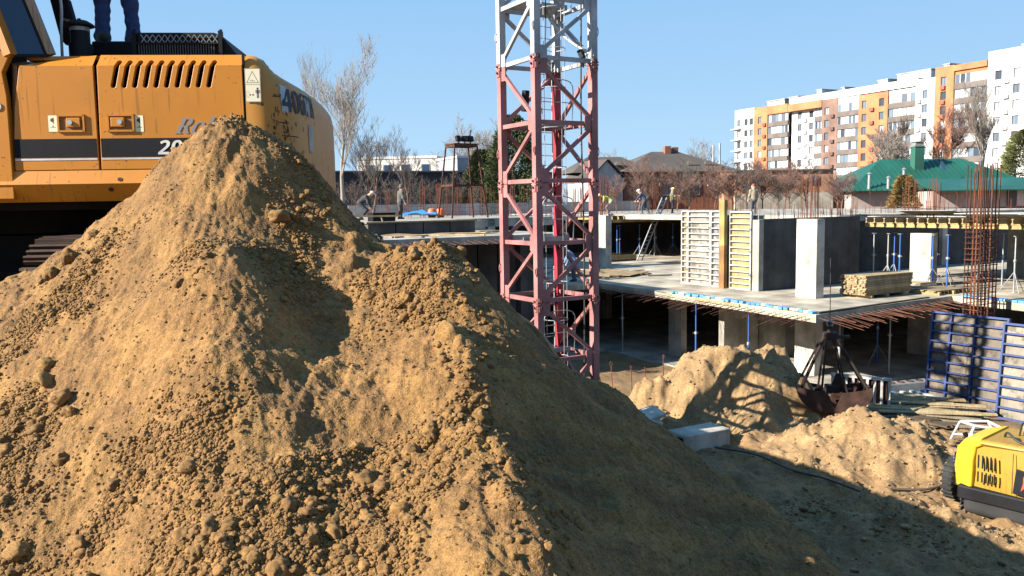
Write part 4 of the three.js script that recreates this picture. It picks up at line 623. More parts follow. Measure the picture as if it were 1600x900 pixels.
deckForm('plywood deck on yellow timber beams over the lit column, by the rebar cage', 10.05, 20.1, -8, 6.1, .28, 'p');
deckForm('far timber formwork deck where workers stand behind the ladder', 10.6, 18.6, 25.8, 28.9, .2, 'q');

// aluminium ladder against the far deck
{
  const a = V(8.0, -2.6, -52.0), b = V(10.1, 1.3, -54.9), g = thing('ladder', 'long aluminium ladder leaning through the far deck edge', 'ladder'), d = b.clone().sub(a), s = V(.8, 0, -.6).multiplyScalar(.22);
  for (const k of [-1, 1]) obj('stile', bar([a.x + s.x * k, a.y, a.z + s.z * k], [b.x + s.x * k, b.y, b.z + s.z * k], .05, .08), M.galv, g);
  for (let i = 1; i < 16; i++) { const p = a.clone().addScaledVector(d, i / 16); obj('rung', rod([p.x - s.x, p.y, p.z - s.z], [p.x + s.x, p.y, p.z + s.z], .022, .022, 6), M.galv, g); }
}
// lumber pile on the slab
{
  const g = thing('lumber_pile', 'neat stack of sawn planks beside the white column', 'lumber', [BO.x, 0, BO.z], BA), r = rngOf(8);
  for (const p of [5.0, 5.9, 6.9]) obj('bearer', cbox(p, p + .12, -2.6, -2.48, 1.7, 2.9), M.plyYellow, g);
  for (let j = 0; j < 11; j++) for (let i = 0; i < 9; i++) { const e = .12 * r(), q = 1.75 + i * .125 + .012 * (r() - .5); obj('plank', cbox(4.7 + e, 7.35 + .15 * r(), -2.478 + j * .066, -2.478 + j * .066 + .058, q, q + .113), [M.woodPale, M.wood, M.woodGrey, M.wood][Math.floor(r() * 4)], g); }
}
{ // planks laid flat beside it, and the offcuts before the lit column
  const g = thing('plank_bed', 'low bed of boards on bearers beside the sawn planks', 'lumber', [BO.x, 0, BO.z], BA);
  for (let i = 0; i < 7; i++) obj('plank', cbox(7.6 + .1 * (i % 3), 9.8 - .2 * (i % 2), -2.47, -2.43, .9 + i * .16, 1.04 + i * .16), i % 2 ? M.wood : M.woodGrey, g); for (const p of [7.7, 8.6, 9.5]) obj('bearer', cbox(p, p + .14, -2.6, -2.472, .8, 2.05), M.plyYellow, g);
  const k = thing('panel_stack', 'pale boards stacked at the foot of the lit column', 'boards', [BO.x, 0, BO.z], BA); for (let i = 0; i < 4; i++) obj('board', cbox(9.0 + .1 * i, 10.3, -2.6 + i * .06, -2.55 + i * .06, 2.5 + .05 * i, 3.5), i % 2 ? M.woodPale : M.panelWhite, k);
}
// sheets and dark boards lying on the slab near the mast
{
  const r = rngOf(12), g = thing('board_stack', 'spread of dark boards lying on the slab right of the mast', 'boards', [BO.x, 0, BO.z], BA);
  for (let i = 0; i < 14; i++) obj('board', box(.22, .05, 3.4 + .6 * r(), 3.2 + i * .26 - 1.2, -2.57 + .05 * (i % 2), -16.6 + .3 * r(), .12 * (r() - .5)), i % 3 ? M.woodDark : M.woodGrey, g);
  const a = obj('plywood_sheet', box(2.4, .03, 3.2, ...bw(4.0, -2.50, 16.2), BA + .5), M.wood, scene); tag(a, 'tan plywood sheet lying on the slab before the far column', 'plywood');
  const c = thing('crate_of_boards', 'low brown timber tray on the slab under the far deck', 'tray', bw(10.3, -2.6, 24.2), BA); obj('bottom', box(2.2, .1, 1.6, 0, .05, 0), M.woodDark, c); for (const s of [-1, 1]) { obj('side', box(2.2, .3, .06, 0, .25, s * .8), M.wood, c); }
  for (let i = 0; i < 9; i++) { const p = 1.6 + 5 * r(), q = 14 + 9 * r(); const o = obj('loose_plank', box(.14, .05, 1.2 + 1.8 * r(), ...bw(p, -2.56 + .05 * (i % 2), q), r() * 3), i % 2 ? M.woodPale : M.woodGrey, scene); tag(o, 'loose plank lying about on the slab by the mast', 'plank', 'loose planks on the slab'); }
}
// tall rebar cage of the next column
{
  const g = thing('rebar_cage', 'tall rusty rebar cage of a column rising beside the blue formwork', 'rebar cage', bw(6.7, -5.6, -1.3), BA), r = rngOf(3), bp = [];
  for (let i = 0; i < 6; i++) { bp.push([-.5 + i * .2, -.26], [-.5 + i * .2, .26]); } bp.push([-.5, 0], [.5, 0], [-.5, .12], [.5, -.12]);
  bp.forEach(([x, z]) => { const h = 7.5 + .35 * r(); obj('vertical_bar', tube([[x, .02, z], [x + .01, 3, z], [x - .01, 6, z + .01], [x + .05 * (r() - .5), h, z + .05 * (r() - .5)]], .022, 10, 6), r() < .4 ? M.rustDark : M.rust, g); });
  for (let y = .15; y < 5.9; y += .19) { const t = .012 * (r() - .5), m = r() < .5 ? M.rust : M.rustDark; obj('tie', [bar([-.53, y, -.28], [.53, y + t, -.28], .022, .022), bar([-.53, y, .28], [.53, y + t, .28], .022, .022), bar([-.53, y, -.28], [-.53, y, .28], .022, .022), bar([.53, y + t, -.28], [.53, y + t, .28], .022, .022)], m, g); }
  for (let i = 0; i < 6; i++) obj('marking_tape', new THREE.CylinderGeometry(.021, .021, .22, 8).translate(-.5 + i * .2, 6.1, .262), M.plyYellow, g);
}
// workers on the decks
person('worker in dark blue jacket and pale helmet climbing off the ladder', bw(14.9, .2, 26.9), R(60), { lean: .5, legs: 'step', coat: [.03, .04, .075], trousers: [.05, .05, .06], headCol: [.6, .6, .58], armL: [[-.3, 1.15, -.35], [-.25, .95, -.5]], armR: [[.3, 1.15, -.35], [.25, .95, -.5]] });
person('worker in olive jacket and yellowish helmet standing on the far deck', bw(17.4, .2, 26.9), R(-100), { coat: [.16, .14, .07], trousers: [.035, .035, .045], headCol: [.66, .55, .2], armL: [[-.3, 1.2, -.15], [-.2, 1.2, -.4]], armR: [[.3, 1.2, -.15], [.2, 1.2, -.4]] });
person('crouching worker in lime vest at the edge of the far deck', bw(12.2, .2, 27.1), R(80), { lean: 1.0, legs: 'crouch', coat: [.2, .2, .17], trousers: [.25, .24, .22], vest: [.30, .45, .05], headCol: [.6, .25, .05] });
person('worker in grey-beige jacket and reddish cap seen above the ribbed panels', bw(15.2, .2, 17.3), R(10), { coat: [.20, .165, .12], trousers: [.06, .06, .07], head: 'hair', headCol: [.2, .05, .04] });
{ const g = thing('scaffold_deck', 'timber scaffold deck carrying the worker in grey-beige', 'scaffold', bw(15.2, 0, 17.3), BA); for (let i = 0; i < 4; i++) obj('plank', cbox(-1.6, 1.6, .14, .195, -.5 + i * .25, -.27 + i * .25), M.wood, g); for (const p of [-1.5, 1.5]) for (const q of [-.42, .42]) obj('leg', rod(L(p, -2.6, q), L(p, .14, q), .03), M.galv, g); }
person('worker with a white helmet bending behind the crane mast', bw(.5, -2.6, 14.4), R(70), { lean: .55, coat: [.10, .16, .26], trousers: [.05, .06, .09], headCol: [.7, .72, .74] });
person('worker in a long grey hooded coat on the far left deck', [-5.95, .36, -45.2], R(-60), { coat: [.075, .075, .07], trousers: [.04, .04, .045], head: 'hood', headCol: [.06, .06, .055], h: 1.8, lean: .12 });
person('dark clothed worker crouching beside the sawhorse on the left deck', [-8.0, .36, -44.5], R(-90), { coat: [.03, .03, .035], trousers: [.03, .03, .035], headCol: [.35, .35, .35], legs: 'crouch', lean: .9 });
// ---------------------------------------------------------------- things in the pit
function mound(label, cx, cz, ax, az, turn, h, f, opt = {}) {
  const { step = .045, edge = 1.15, clods = 900, seed = 1 } = opt, n = Math.ceil(ax * edge / step), m = Math.ceil(az * edge / step), c = Math.cos(turn), s = Math.sin(turn);
  const g = thing('soil_mound', label, 'soil mound'), pos = [], uv = [], idx = [];
  const Yat = (a, b) => { const x = cx + a * c + b * s, z = cz - a * s + b * c, e = Math.hypot(a / ax, b / az) + .16 * fbm(x * .8, z * .8, 3); const k = 1 - sstep(0, 1, e); return [x, groundY(x, z) - .12 * sstep(.85, 1.1, e) + h * f(a / ax, b / az, k, x, z) * (k > 0 ? 1 : 0) + k * (.055 * fbm(x * 2.2, z * 2.2, 4) + .05 * lumps(x * 5, z * 5, seed, .4) + .025 * lumps(x * 11, z * 11, seed + 2, .5)) + (.022 * fbm(x * 9, z * 9, 3) + .012 * n2(x * 27, z * 27)) * k, z]; };
  for (let j = -m; j <= m; j++) for (let i = -n; i <= n; i++) { const p = Yat(i * step, j * step); pos.push(...p); uv.push(p[0] + p[1] * .3, p[2] - p[1] * .7); }
  const w = 2 * n + 1; for (let j = 0; j < 2 * m; j++) for (let i = 0; i < 2 * n; i++) { const a = j * w + i; idx.push(a, a + w, a + 1, a + 1, a + w, a + w + 1); }
  const q = new THREE.BufferGeometry(); q.setAttribute('position', new THREE.Float32BufferAttribute(pos, 3)); q.setAttribute('uv', new THREE.Float32BufferAttribute(uv, 2)); q.setIndex(idx); q.computeVertexNormals(); q.userData.ready = true;
  obj('soil', q, M.soil, g); const r = rngOf(seed * 97), sp = [];
  for (let i = 0; i < clods; i++) { const a = (r() * 2 - 1) * ax * .95, b = (r() * 2 - 1) * az * .95, p = Yat(a, b), sz = .012 + .016 * Math.pow(1 - r(), -.35) * r(); if (crumbs(p[0] * .5, p[2] * .5) * .8 + .25 > r()) sp.push([p[0], p[1] + sz * .3, p[2], Math.min(sz, .09)]); }
  scatter('soil_clod', g, [11, 12, 13, 14].map(k => clodGeo(k, 2, .8)), M.soilClod, sp, seed); return g;
}
mound('tall pale soil mound with a smooth left flank in front of the lower storey', 6.75, -25.0, 3.9, 3.1, .25, 1.9, (a, b, k, x, z) => Math.min(1, Math.pow(k * 1.35, .85)) * (1 + .10 * fbm(x * .9, z * .9 + 5, 2) - .12 * sstep(.0, .6, a)), { seed: 3, clods: 1500 });
mound('rounded pale soil mound below the grab bucket with rutted flank', 8.7, -20.0, 2.6, 2.0, -.3, 1.0, (a, b, k, x, z) => Math.pow(k, .7) * (1 + .14 * fbm(x * 1.6, z * .9, 3)), { seed: 5, clods: 1300 });
mound('low clumpy ridge of dug soil beside the small yellow excavator', 7.6, -14.9, 2.8, 1.1, -.6, .45, (a, b, k, x, z) => Math.pow(k, .8) * (1 + .3 * fbm(x * 2, z * 2, 3)), { seed: 9, clods: 2200, step: .035 });
{ // loose clods over the open ground
  const r = rngOf(55), sp = []; for (let i = 0; i < 9000; i++) { const z = -11 - 16 * r(), x = 1.5 + 11 * r(), s = .010 + .010 * Math.pow(1 - r(), -.35); if (crumbs(x * .4, z * .4) * .9 + .1 > r() && pitDist(x, z) < 0) sp.push([x, groundY(x, z) + s * .2, z, Math.min(s, .07)]); }
  const g = new THREE.Group(); g.name = 'loose_soil_clods'; g.userData = { kind: 'stuff', label: 'loose clods of soil strewn over the pit floor', category: 'soil' }; scene.add(g); scatter('soil_clod', g, [21, 22, 23, 24].map(k => clodGeo(k, 2, .8)), M.soilClod, sp, 6);
}
// grab bucket hanging slack on its rods: head, rods and two open shells
{
  const gy = -4.15, g = thing('grab_bucket', 'dark rusty clamshell grab resting on the soil mound', 'grab bucket', [9.0, gy - .62, -23.1], R(-12));
  const D = mat(.045, .036, .03, { map: T.rust, roughness: .85 }), D2 = mat(.10, .07, .05, { map: T.rust, roughness: .85 });
  const hd = obj('head', [rbox(.42, .22, .36, .05, -.1, 2.02, 0), rbox(.55, .1, .12, .03, .16, 2.0, .06, .2), rod([-.1, 2.1, 0], [-.1, 2.3, 0], .07)], D, g); obj('shackle', new THREE.TorusGeometry(.08, .02, 8, 16).translate(-.1, 2.36, 0), M.galv, hd);
  for (const [x, z] of [[-.95, .38], [-.95, -.38], [.98, .38], [.98, -.38]]) { const s = Math.sign(x); obj('arm', [bar([-.1 + s * .18, 1.95, z * .4], [x, .42, z], .09, .06), bar([-.1 + s * .1, 1.95, z * .35], [x * .35, .45, z * .9], .07, .05)], D, g); }
  obj('crosshead', [rod([-.5, .48, 0], [.55, .48, 0], .06), rbox(.4, .22, .3, .04, 0, .52, 0), extr([[-.25, 0], [.25, 0], [.05, .45], [-.05, .45]], .1).translate(0.15, .5, -.05)], D, g);
  const shell = (s) => { const pr = []; for (let i = 0; i <= 12; i++) { const a = lerp(-.25, 1.75, i / 12); pr.push([s * (.16 + .82 * Math.sin(a)), .52 - .62 * Math.cos(a) * .95]); } const inn = pr.map(([x, y]) => [x * .93, y * .93 + .04]).reverse(); const poly = [...pr, ...inn]; if (s < 0) poly.reverse(); const sheet = extr(poly, 1.0).translate(0, 0, -.5); const side = extr([...pr, [s * .2, .5]], .03); const a = side.clone().translate(0, 0, .5), b = side.clone().translate(0, 0, -.53); return [sheet, a, b]; };
  for (const s of [-1, 1]) { const k = obj('shell', shell(s), D2, g); for (let i = 0; i < 4; i++) obj('tooth', box(.06, .16, .09, s * .05, -.06, -.38 + i * .25, 0, 0, s * .3), D, k); }
  obj('hoist_rope', tube([[-.1, 2.4, 0], [-.1, 2.9, 0], [-.12, 4.2, .02]], .012, 12, 5), M.cable, g);
}
// concrete blocks half sunk in the spoil
{
  const b = thing('concrete_block', 'long grey concrete block with a slotted end at the shadow edge', 'concrete block', [4.75, -5.15, -21.0], R(28)); obj('block_body', rbox(1.5, .55, .75, .03, 0, .1, 0), M.concrete, b); for (let i = 0; i < 3; i++) obj('end_slot', box(.01, .09, .6, -.752, -.02 + i * .14, 0), M.blackDull, b);
  const c = thing('concrete_chunk', 'broken white concrete chunk poking out beside the sand heap', 'concrete chunk', [3.55, -4.95, -22.2], .4); obj('chunk', [clodGeo(31, 2, .7).clone().scale(.55, .42, .4), box(.8, .1, .6, .1, .25, 0, .1, .2, .15)], mat(.42, .41, .38, { map: T.concrete }), c);
}
// blue formwork panels leaning in the pit
const blueSkin = mat(.24, .20, .16, { map: T.ply, roughness: .8 }), greySkin = mat(.38, .34, .28, { map: T.ply, roughness: .8 });
formPanel('big dark blue formwork panel leaning in the pit under the rebar cage', bw(2.75, -5.58, -3.2), FT + .05, 2.35, 3.1, { frame: M.blue, skin: blueSkin, ribs: 10, posts: [-.55, .2], lean: -.10 });
formPanel('pale blue-framed formwork panel leaning at the edge of view', bw(2.35, -5.58, -5.75), FT + .05, 2.5, 3.05, { frame: M.blue, skin: greySkin, ribs: 10, posts: [.7], lean: -.10 });
// formwork beam rack, flat beams and plank heap between grab and panels
{
  const g = thing('steel_beam_rack', 'pale slatted steel formwork panel standing behind the grab', 'formwork', [10.35, -5.3, -24.4], R(-35)); obj('frame', [box(1.7, .08, .1, 0, 1.08, 0), box(1.7, .08, .1, 0, .06, 0)], M.panelWhite, g); for (let i = 0; i < 9; i++) obj('slat', box(.07, .94, .08, -.8 + i * .2, .57, 0), M.panelWhite, g); obj('back_sheet', box(1.68, .94, .02, 0, .57, -.06), M.rustDark, g);
  const h = thing('perforated_beam', 'long grey perforated steel beam lying on the lower floor', 'steel beam', [12.6, -5.42, -26.6], R(17)); obj('web', box(3.4, .05, .4, 0, .5, 0), M.galv, h); obj('flange', [box(3.4, .26, .05, 0, .38, .2), box(3.4, .26, .05, 0, .38, -.2)], M.panelWhite, h); for (let i = 0; i < 9; i++) obj('hole_rim', new THREE.TorusGeometry(.1, .025, 6, 14).rotateX(Math.PI / 2).translate(-1.5 + i * .37, .53, 0), M.rustDark, h); obj('bearer', [box(.15, .25, .9, -1.1, .125, 0), box(.15, .25, .9, 1.1, .125, 0)], M.woodDark, h);
  const t = thing('folded_formwork', 'white and blue formwork frames lying flat on the lower floor', 'formwork', [12.7, -5.45, -25.6], R(12)); for (let i = 0; i < 8; i++) obj('slat', box(.12, .07, 1.4, -1.4 + i * .36, .32, 0, .25), i % 3 ? M.panelWhite : M.blueLight, t); for (const z of [-.6, .6]) obj('side_rail', box(3.2, .12, .08, 0, .22, z), M.panelWhite, t); for (const x of [-1.2, 1.2]) obj('bearer', box(.14, .16, 1.5, x, .08, 0), M.woodDark, t);
  const r = rngOf(41), p = thing('plank_heap', 'jumbled heap of weathered planks beside the blue formwork panel', 'planks', [11.9, -5.3, -24.0], R(-22));
  for (let i = 0; i < 46; i++) { const lay = Math.floor(i / 10); obj('plank', box(2.0 + 1.2 * r(), .04, .15 + .08 * r(), (r() - .5) * .9, .06 + lay * .075 + .03 * r(), (i % 10 - 4.5) * .19 + (r() - .5) * .1, (r() - .5) * .3, (r() - .5) * .05, (r() - .5) * .08), [M.woodPale, M.panelWhite, M.woodGrey, M.woodPale, M.wood][Math.floor(r() * 5)], p); }
  const w = thing('timber_scrap', 'dark timber offcuts scattered in front of the plank heap', 'planks', [11.0, -5.2, -22.8], R(-15)); for (let i = 0; i < 16; i++) obj('offcut', box(.9 + .9 * r(), .05, .16, (r() - .5) * 2.2, .05 + .04 * (i % 3), (r() - .5) * 1.2, (r() - .5) * 1.4, 0, .1 * (r() - .5)), i % 3 ? M.woodDark : M.woodGrey, w);
}
{ // white tubular trestle and the coil of hose and cables
  const g = thing('steel_trestle', 'white tubular trestle tipped over behind the small excavator', 'trestle', [11.75, -5.3, -20.9], R(-35)); const t = (a, b) => obj('tube', rod(a, b, .035, .035, 8), M.white, g);
  t([-.5, 0, 0], [-.25, .62, .1]); t([-.25, .62, .1], [.35, .66, -.1]); t([.35, .66, -.1], [.7, .05, -.1]); t([-.1, 0, .5], [.1, .6, .3]); t([.1, .6, .3], [.8, .55, .2]); t([.8, .55, .2], [1.1, 0, .4]); t([-.25, .62, .1], [.1, .6, .3]); t([.35, .66, -.1], [.8, .55, .2]); t([-.4, .25, .05], [.55, .3, -.1]);
  for (let i = 0; i < 5; i++) { const o = obj('corrugated_offcut', box(.16, .5, .04, 11.5 + i * .17, -5.1, -20.55 + .05 * i, .5, -.5 + .1 * i), i % 2 ? M.white : M.black, scene); tag(o, `${i % 2 ? 'white' : 'black'} metal offcut under the white trestle, ${['first', 'second', 'third', 'fourth', 'fifth'][i]} from the left`, 'offcut', 'metal offcuts under the trestle'); }
  const gy = (x, z, d = .03) => [x, groundY(x, z) + d, z];
  tag(obj('cable', tube([gy(5.0, -20.3, .1), gy(5.8, -19.6, .12), gy(6.4, -18.7, .1), gy(6.9, -18.0, .08), gy(7.4, -17.3, .05)], .022, 60, 6), M.cable), 'thin dark cable trailing along the foot of the rounded mound', 'cable');
  tag(obj('branch', tube([gy(8.2, -17.6, .05), gy(8.9, -17.5, .1), gy(9.5, -17.7, .12), gy(9.9, -17.9, .35), gy(10.0, -18.0, .6)], .03, 24, 5), M.woodDark), 'crooked dark stick lying at the foot of the rounded mound', 'stick');
  const c = obj('blue_sheeting', (() => { const q = new THREE.PlaneGeometry(1.8, .9, 24, 12).rotateX(-Math.PI / 2), p = q.attributes.position; for (let i = 0; i < p.count; i++) p.setY(i, .12 * Math.abs(n2(p.getX(i) * 3, p.getZ(i) * 3)) + .06 * n2(p.getX(i) * 9, p.getZ(i) * 9) + .1); return q.translate(3.6, -5.35, -25.6); })(), mat(.35, .40, .52, { roughness: .5 })); tag(c, 'crumpled bluish plastic sheeting at the mast foot', 'sheeting');
  for (const [x, z, h] of [[3.35, -27.6, 1.25], [3.95, -27.2, 1.2], [4.5, -27.9, 1.0], [5.15, -28.2, 1.35], [5.9, -28, 1.1]]) { const k = thing('rebar_stake', `bent rebar stake on the pit floor, ${{ 3.35: 'nearest to the mast', 3.95: 'second from the mast', 4.5: 'middle one of five', 5.15: 'tallest of the five', 5.9: 'farthest from the mast' }[x]}`, 'rebar', [x, -5.6, z], x, 'rebar stakes beside the mast'); obj('rod', rod([0, -.1, 0], [.05, h, .02], .016, .016, 6), M.rust, k); obj('hook', new THREE.TorusGeometry(.05, .014, 5, 12).translate(.05, h + .04, .02), M.rust, k); }
}
// small yellow excavator at the edge of the picture
{
  const g = thing('small_yellow_excavator', 'small yellow excavator with black skirt, cut by the right picture edge', 'excavator', [9.95, groundY(9.95, -15.9) - .06, -15.9], R(-50)), Y = M.yellowMini; g.scale.setScalar(.87);
  // own axes: x along the machine (tail at -x), y up, z towards the viewer's side
  const prof = [[-1.05, .62], [-1.12, 1.0], [-1.06, 1.42], [-.9, 1.62], [-.55, 1.72], [.9, 1.76], [1.9, 1.76], [1.9, .62]];
  const plan = (g2) => { const p = g2.attributes.position; for (let i = 0; i < p.count; i++) { const x = p.getX(i), z = p.getZ(i); if (x < -.2) { const t = (-.2 - x) / .9; p.setZ(i, z * (1 - .28 * t * t)); } } g2.computeVertexNormals(); return g2; };
  const body = plan(new THREE.ExtrudeGeometry(new THREE.Shape(prof.map(p => new THREE.Vector2(...p))), { depth: 1.5, steps: 12, bevelEnabled: true, bevelSize: .08, bevelThickness: .12, bevelSegments: 5 }).translate(0, 0, -.75));
  obj('hood', toCreasedNormals(body, .6), Y, g);
  obj('tail_cowl', toCreasedNormals(plan(new THREE.ExtrudeGeometry(new THREE.Shape([[-1.08, .64], [-1.15, 1.0], [-1.09, 1.44], [-.92, 1.65], [-.62, 1.745], [-.62, 1.70], [-.74, 1.62], [-.80, 1.3], [-.82, .64]].map(p => new THREE.Vector2(...p))), { depth: 1.5, steps: 12, bevelEnabled: true, bevelSize: .084, bevelThickness: .13, bevelSegments: 5 }).translate(0, 0, -.75)), .6), mat(.60, .42, .025, { map: T.paint, roughness: .4 }), g); obj('hood_seam', box(.012, .9, .01, .12, 1.2, .874), M.black, g);
  obj('skirt', rbox(3.0, .34, 1.62, .06, .45, .5, 0), M.black, g);
  const gr = obj('tail_grille', box(.03, .55, .95, -1.24, 1.02, 0), M.black, g); for (let i = 0; i < 6; i++) obj('grille_slat', box(.03, .035, .9, -1.262, .82 + i * .085, 0), M.galv, gr);
  for (let i = 0; i < 5; i++) { obj('side_vent', rbox(.035, .30, .02, .008, -.58 + i * .085, 1.32, .868, .1 - .02 * i), M.black, g); obj('side_vent', rbox(.035, .24, .02, .008, -.58 + i * .085, .97, .868, .1 - .02 * i), M.black, g); }
  const wn = obj('dark_emblem_panel', extr([[.15, .78], [.78, .70], [.72, .9], [.34, 1.3], [.2, 1.32]], .02, .01).translate(0, 0, .868), M.black, g); obj('red_emblem', extr([[.3, .86], [.4, .98], [.52, .9], [.46, 1.02], [.58, 1.06], [.42, 1.08], [.34, 1.2], [.34, 1.04]], .004).translate(0, 0, .9), mat(.4, .06, .03), wn);
  obj('exhaust_bowl', lathe([[0, 1.8], [.22, 1.8], [.26, 1.84], [.26, 2.0], [.2, 2.06], [0, 2.08]], 20).translate(.15, 0, -.35), mat(.30, .24, .12, { map: T.paint }), g);
  obj('boom_post', [box(.14, 2.2, .16, .75, 2.85, -.3)], M.wood, g);
  obj('hose', tube([[-.3, 1.82, .2], [-.15, 1.98, .45], [.15, 1.86, .62], [.5, 1.84, .5], [.75, 1.9, .1], [.7, 2.1, -.2]], .025, 40, 6), M.cable, g); obj('hose', tube([[-.1, 1.82, -.1], [0, 2.15, .0], [.2, 2.1, .2], [.3, 1.85, .3]], .02, 30, 6), M.cable, g);
  for (const z of [-.62, .62]) { const tr = obj('rubber_track', rbox(2.3, .48, .34, .2, .2, .25, z, 0, 0, 0, 4), M.rubber, g); for (let i = 0; i < 9; i++) obj('tread_lug', box(.09, .03, .36, -.75 + i * .24, .495, z), M.rubber, tr); for (let i = 0; i < 4; i++) obj('tread_lug', box(.03, .08, .36, -.955, .1 + i * .12, z), M.rubber, tr); }
  const ty = obj('spare_tyre', new THREE.TorusGeometry(.34, .14, 12, 28).rotateY(Math.PI / 2).translate(-1.32, .62, .25), M.rubber, g); for (let i = 0; i < 22; i++) { const a = i / 22 * 6.283; obj('tread_block', box(.24, .05, .05, -1.32, .62 + .475 * Math.sin(a), .25 + .475 * Math.cos(a), 0, -a), M.rubber, ty); }
}
// ---------------------------------------------------------------- the apartment block
{
  const A = thing('apartment_block', 'long white, orange and brown apartment block with glazed balconies behind the site', 'building', [59.5, 0, -221], R(-64.1));
  const white = mat(.66, .66, .65, { map: T.far }), orange = mat(.46, .18, .075, { map: T.far }), brown = mat(.21, .125, .095, { map: T.far }), band = mat(.15, .125, .11, { map: T.far }), grey = mat(.4, .4, .41, { map: T.far });
  const frameM = mat(.07, .06, .06), frameW = mat(.62, .62, .62);
  const panes = [[.12, .16, .20], [.24, .28, .31], [.04, .05, .07], [.36, .38, .39], [.09, .11, .14]].map(c => new THREE.MeshPhysicalMaterial({ color: new THREE.Color().setRGB(...c), roughness: .12, side: THREE.DoubleSide }));
  const r = rngOf(19), ROW = 2.83;
  const bx = (s0, s1, y0, y1, z0, z1) => box(s1 - s0, y1 - y0, z1 - z0, (s0 + s1) / 2, (y0 + y1) / 2, (z0 + z1) / 2);
  function winSection(s0, s1, top, m, cols, row1, zf = 0, w = 1.25, h = 1.65) {
    const rows = []; for (let y = row1; y > 1.5; y -= ROW) rows.push(y); const gs = []; let s = s0; const D = zf - .5;
    for (const c of cols) { if (c - w / 2 > s) gs.push(bx(s, c - w / 2, 0, top, D, zf)); let y = top; for (const q of rows) { gs.push(bx(c - w / 2, c + w / 2, q + h / 2, y, D, zf)); y = q - h / 2; } gs.push(bx(c - w / 2, c + w / 2, 0, y, D, zf)); s = c + w / 2; }
    gs.push(bx(s, s1, 0, top, D, zf)); obj('wall', gs, m, A);
    for (const c of cols) for (const q of rows) { const f = obj('window', [bx(c - w / 2, c + w / 2, q + h / 2 - .09, q + h / 2, D + .2, D + .28), bx(c - w / 2, c + w / 2, q - h / 2, q - h / 2 + .09, D + .2, D + .28), bx(c - w / 2, c - w / 2 + .09, q - h / 2 + .09, q + h / 2 - .09, D + .2, D + .28), bx(c + w / 2 - .09, c + w / 2, q - h / 2 + .09, q + h / 2 - .09, D + .2, D + .28), bx(c - .02, c + .05, q - h / 2 + .09, q + h / 2 - .09, D + .2, D + .28)], frameM, A); obj('pane', bx(c - w / 2 + .09, c + w / 2 - .09, q - h / 2 + .09, q + h / 2 - .09, D + .22, D + .24), panes[Math.floor(r() * 5)], f); }
  }
  function glazing(s0, s1, top, row1, zf = 0, n = 6) {
    for (let y = row1; y > 1.5; y -= ROW) { const b = obj('balcony', [bx(s0, s1, y - 1.95, y - .82, zf - .4, zf + .25)], band, A); const w = (s1 - s0) / n; for (let i = 0; i < n; i++) obj('pane', bx(s0 + i * w + .06, s0 + (i + 1) * w - .06, y - .8, y + .85, zf - .05, zf + .02), panes[r() < .35 ? 3 : Math.floor(r() * 5)], b); obj('mullion', [...Array(n + 1).keys()].map(i => bx(s0 + i * w - .06, s0 + i * w + .06, y - .82, y + .88, zf - .1, zf + .06)), r() < .5 ? frameM : frameW, b); }
    obj('balcony_back', bx(s0, s1, 0, row1 + .9, zf - 1.6, zf - 1.5), band, A); obj('balcony_head', bx(s0, s1, row1 + .88, top, zf - .5, zf), top > 25 ? orange : white, A);
  }
  const acs = (s, row1, m, z = 0) => { for (let y = row1 - 1.3; y > 3; y -= ROW) obj('cooling_unit', bx(s - .5, s + .5, y - .35, y + .35, z + .01, z + .45), m, A); };
  obj('core', bx(-.6, 95, 0, 22.6, -14, -2.2), grey, A);
  winSection(-.6, 6.8, 24.3, white, [.9, 3.6, 5.6], 20.9); for (let y = 19.4; y > 2; y -= ROW) obj('balcony_slab', bx(-1.4, 1.8, y - .1, y + .1, -.3, .8), white, A);
  winSection(6.8, 11.6, 24.1, orange, [8.9], 20.9, .25); acs(10.7, 20.9, mat(.22, .06, .03), .25);
  glazing(11.6, 18.3, 22.0, 20.9, -.2); obj('parapet', bx(11.6, 18.35, 22.0, 24.0, -.5, .25), orange, A);
  winSection(18.4, 26, 22.0, white, [21, 24.6], 20.9, -1.2); glazing(26, 28.9, 22, 20.9, -1.0, 3); obj('parapet', bx(18.4, 29, 22.0, 23.7, -1.6, .2), orange, A); acs(22.9, 20.9, white, -1.2);
  winSection(29, 33.5, 23.5, brown, [30.4], 20.9, 0); acs(32.3, 20.9, mat(.09, .05, .045));
  glazing(33.5, 39.6, 23.4, 21.2, -.2); winSection(39.6, 47.2, 23.3, orange, [41.1, 45.6], 21.2, .2); acs(43.3, 21.2, mat(.2, .06, .035), .2);
  glazing(47.2, 53.7, 23.3, 21.5, -.2); winSection(53.7, 58.2, 24.7, white, [55.9], 21.6, 0, 1.2); acs(54.6, 21.6, white);
  obj('parapet', bx(18.6, 53.7, 23.7, 25.2, -3, -.62), white, A); obj('parapet', bx(29, 53.7, 23.55, 24.5, -.6, .05), white, A);
  winSection(58.3, 62.4, 26.4, orange, [60.2], 23.6, .3); acs(60.2, 23.6, mat(.25, .07, .04), .3);
  glazing(62.4, 69.1, 25.2, 23.6, -.1); obj('parapet', bx(62.4, 69.1, 25.2, 26.3, -.5, .3), orange, A);
  winSection(69.2, 77.0, 27.7, white, [71.3, 74.8], 23.2, .1, 1.3); acs(73.0, 23.2, white, .1);
  winSection(77.0, 81.5, 27.0, orange, [79], 23.2, .3); glazing(81.5, 88, 26, 23.2, -.1); winSection(88, 95, 27.5, white, [90, 93], 23.2, .1);
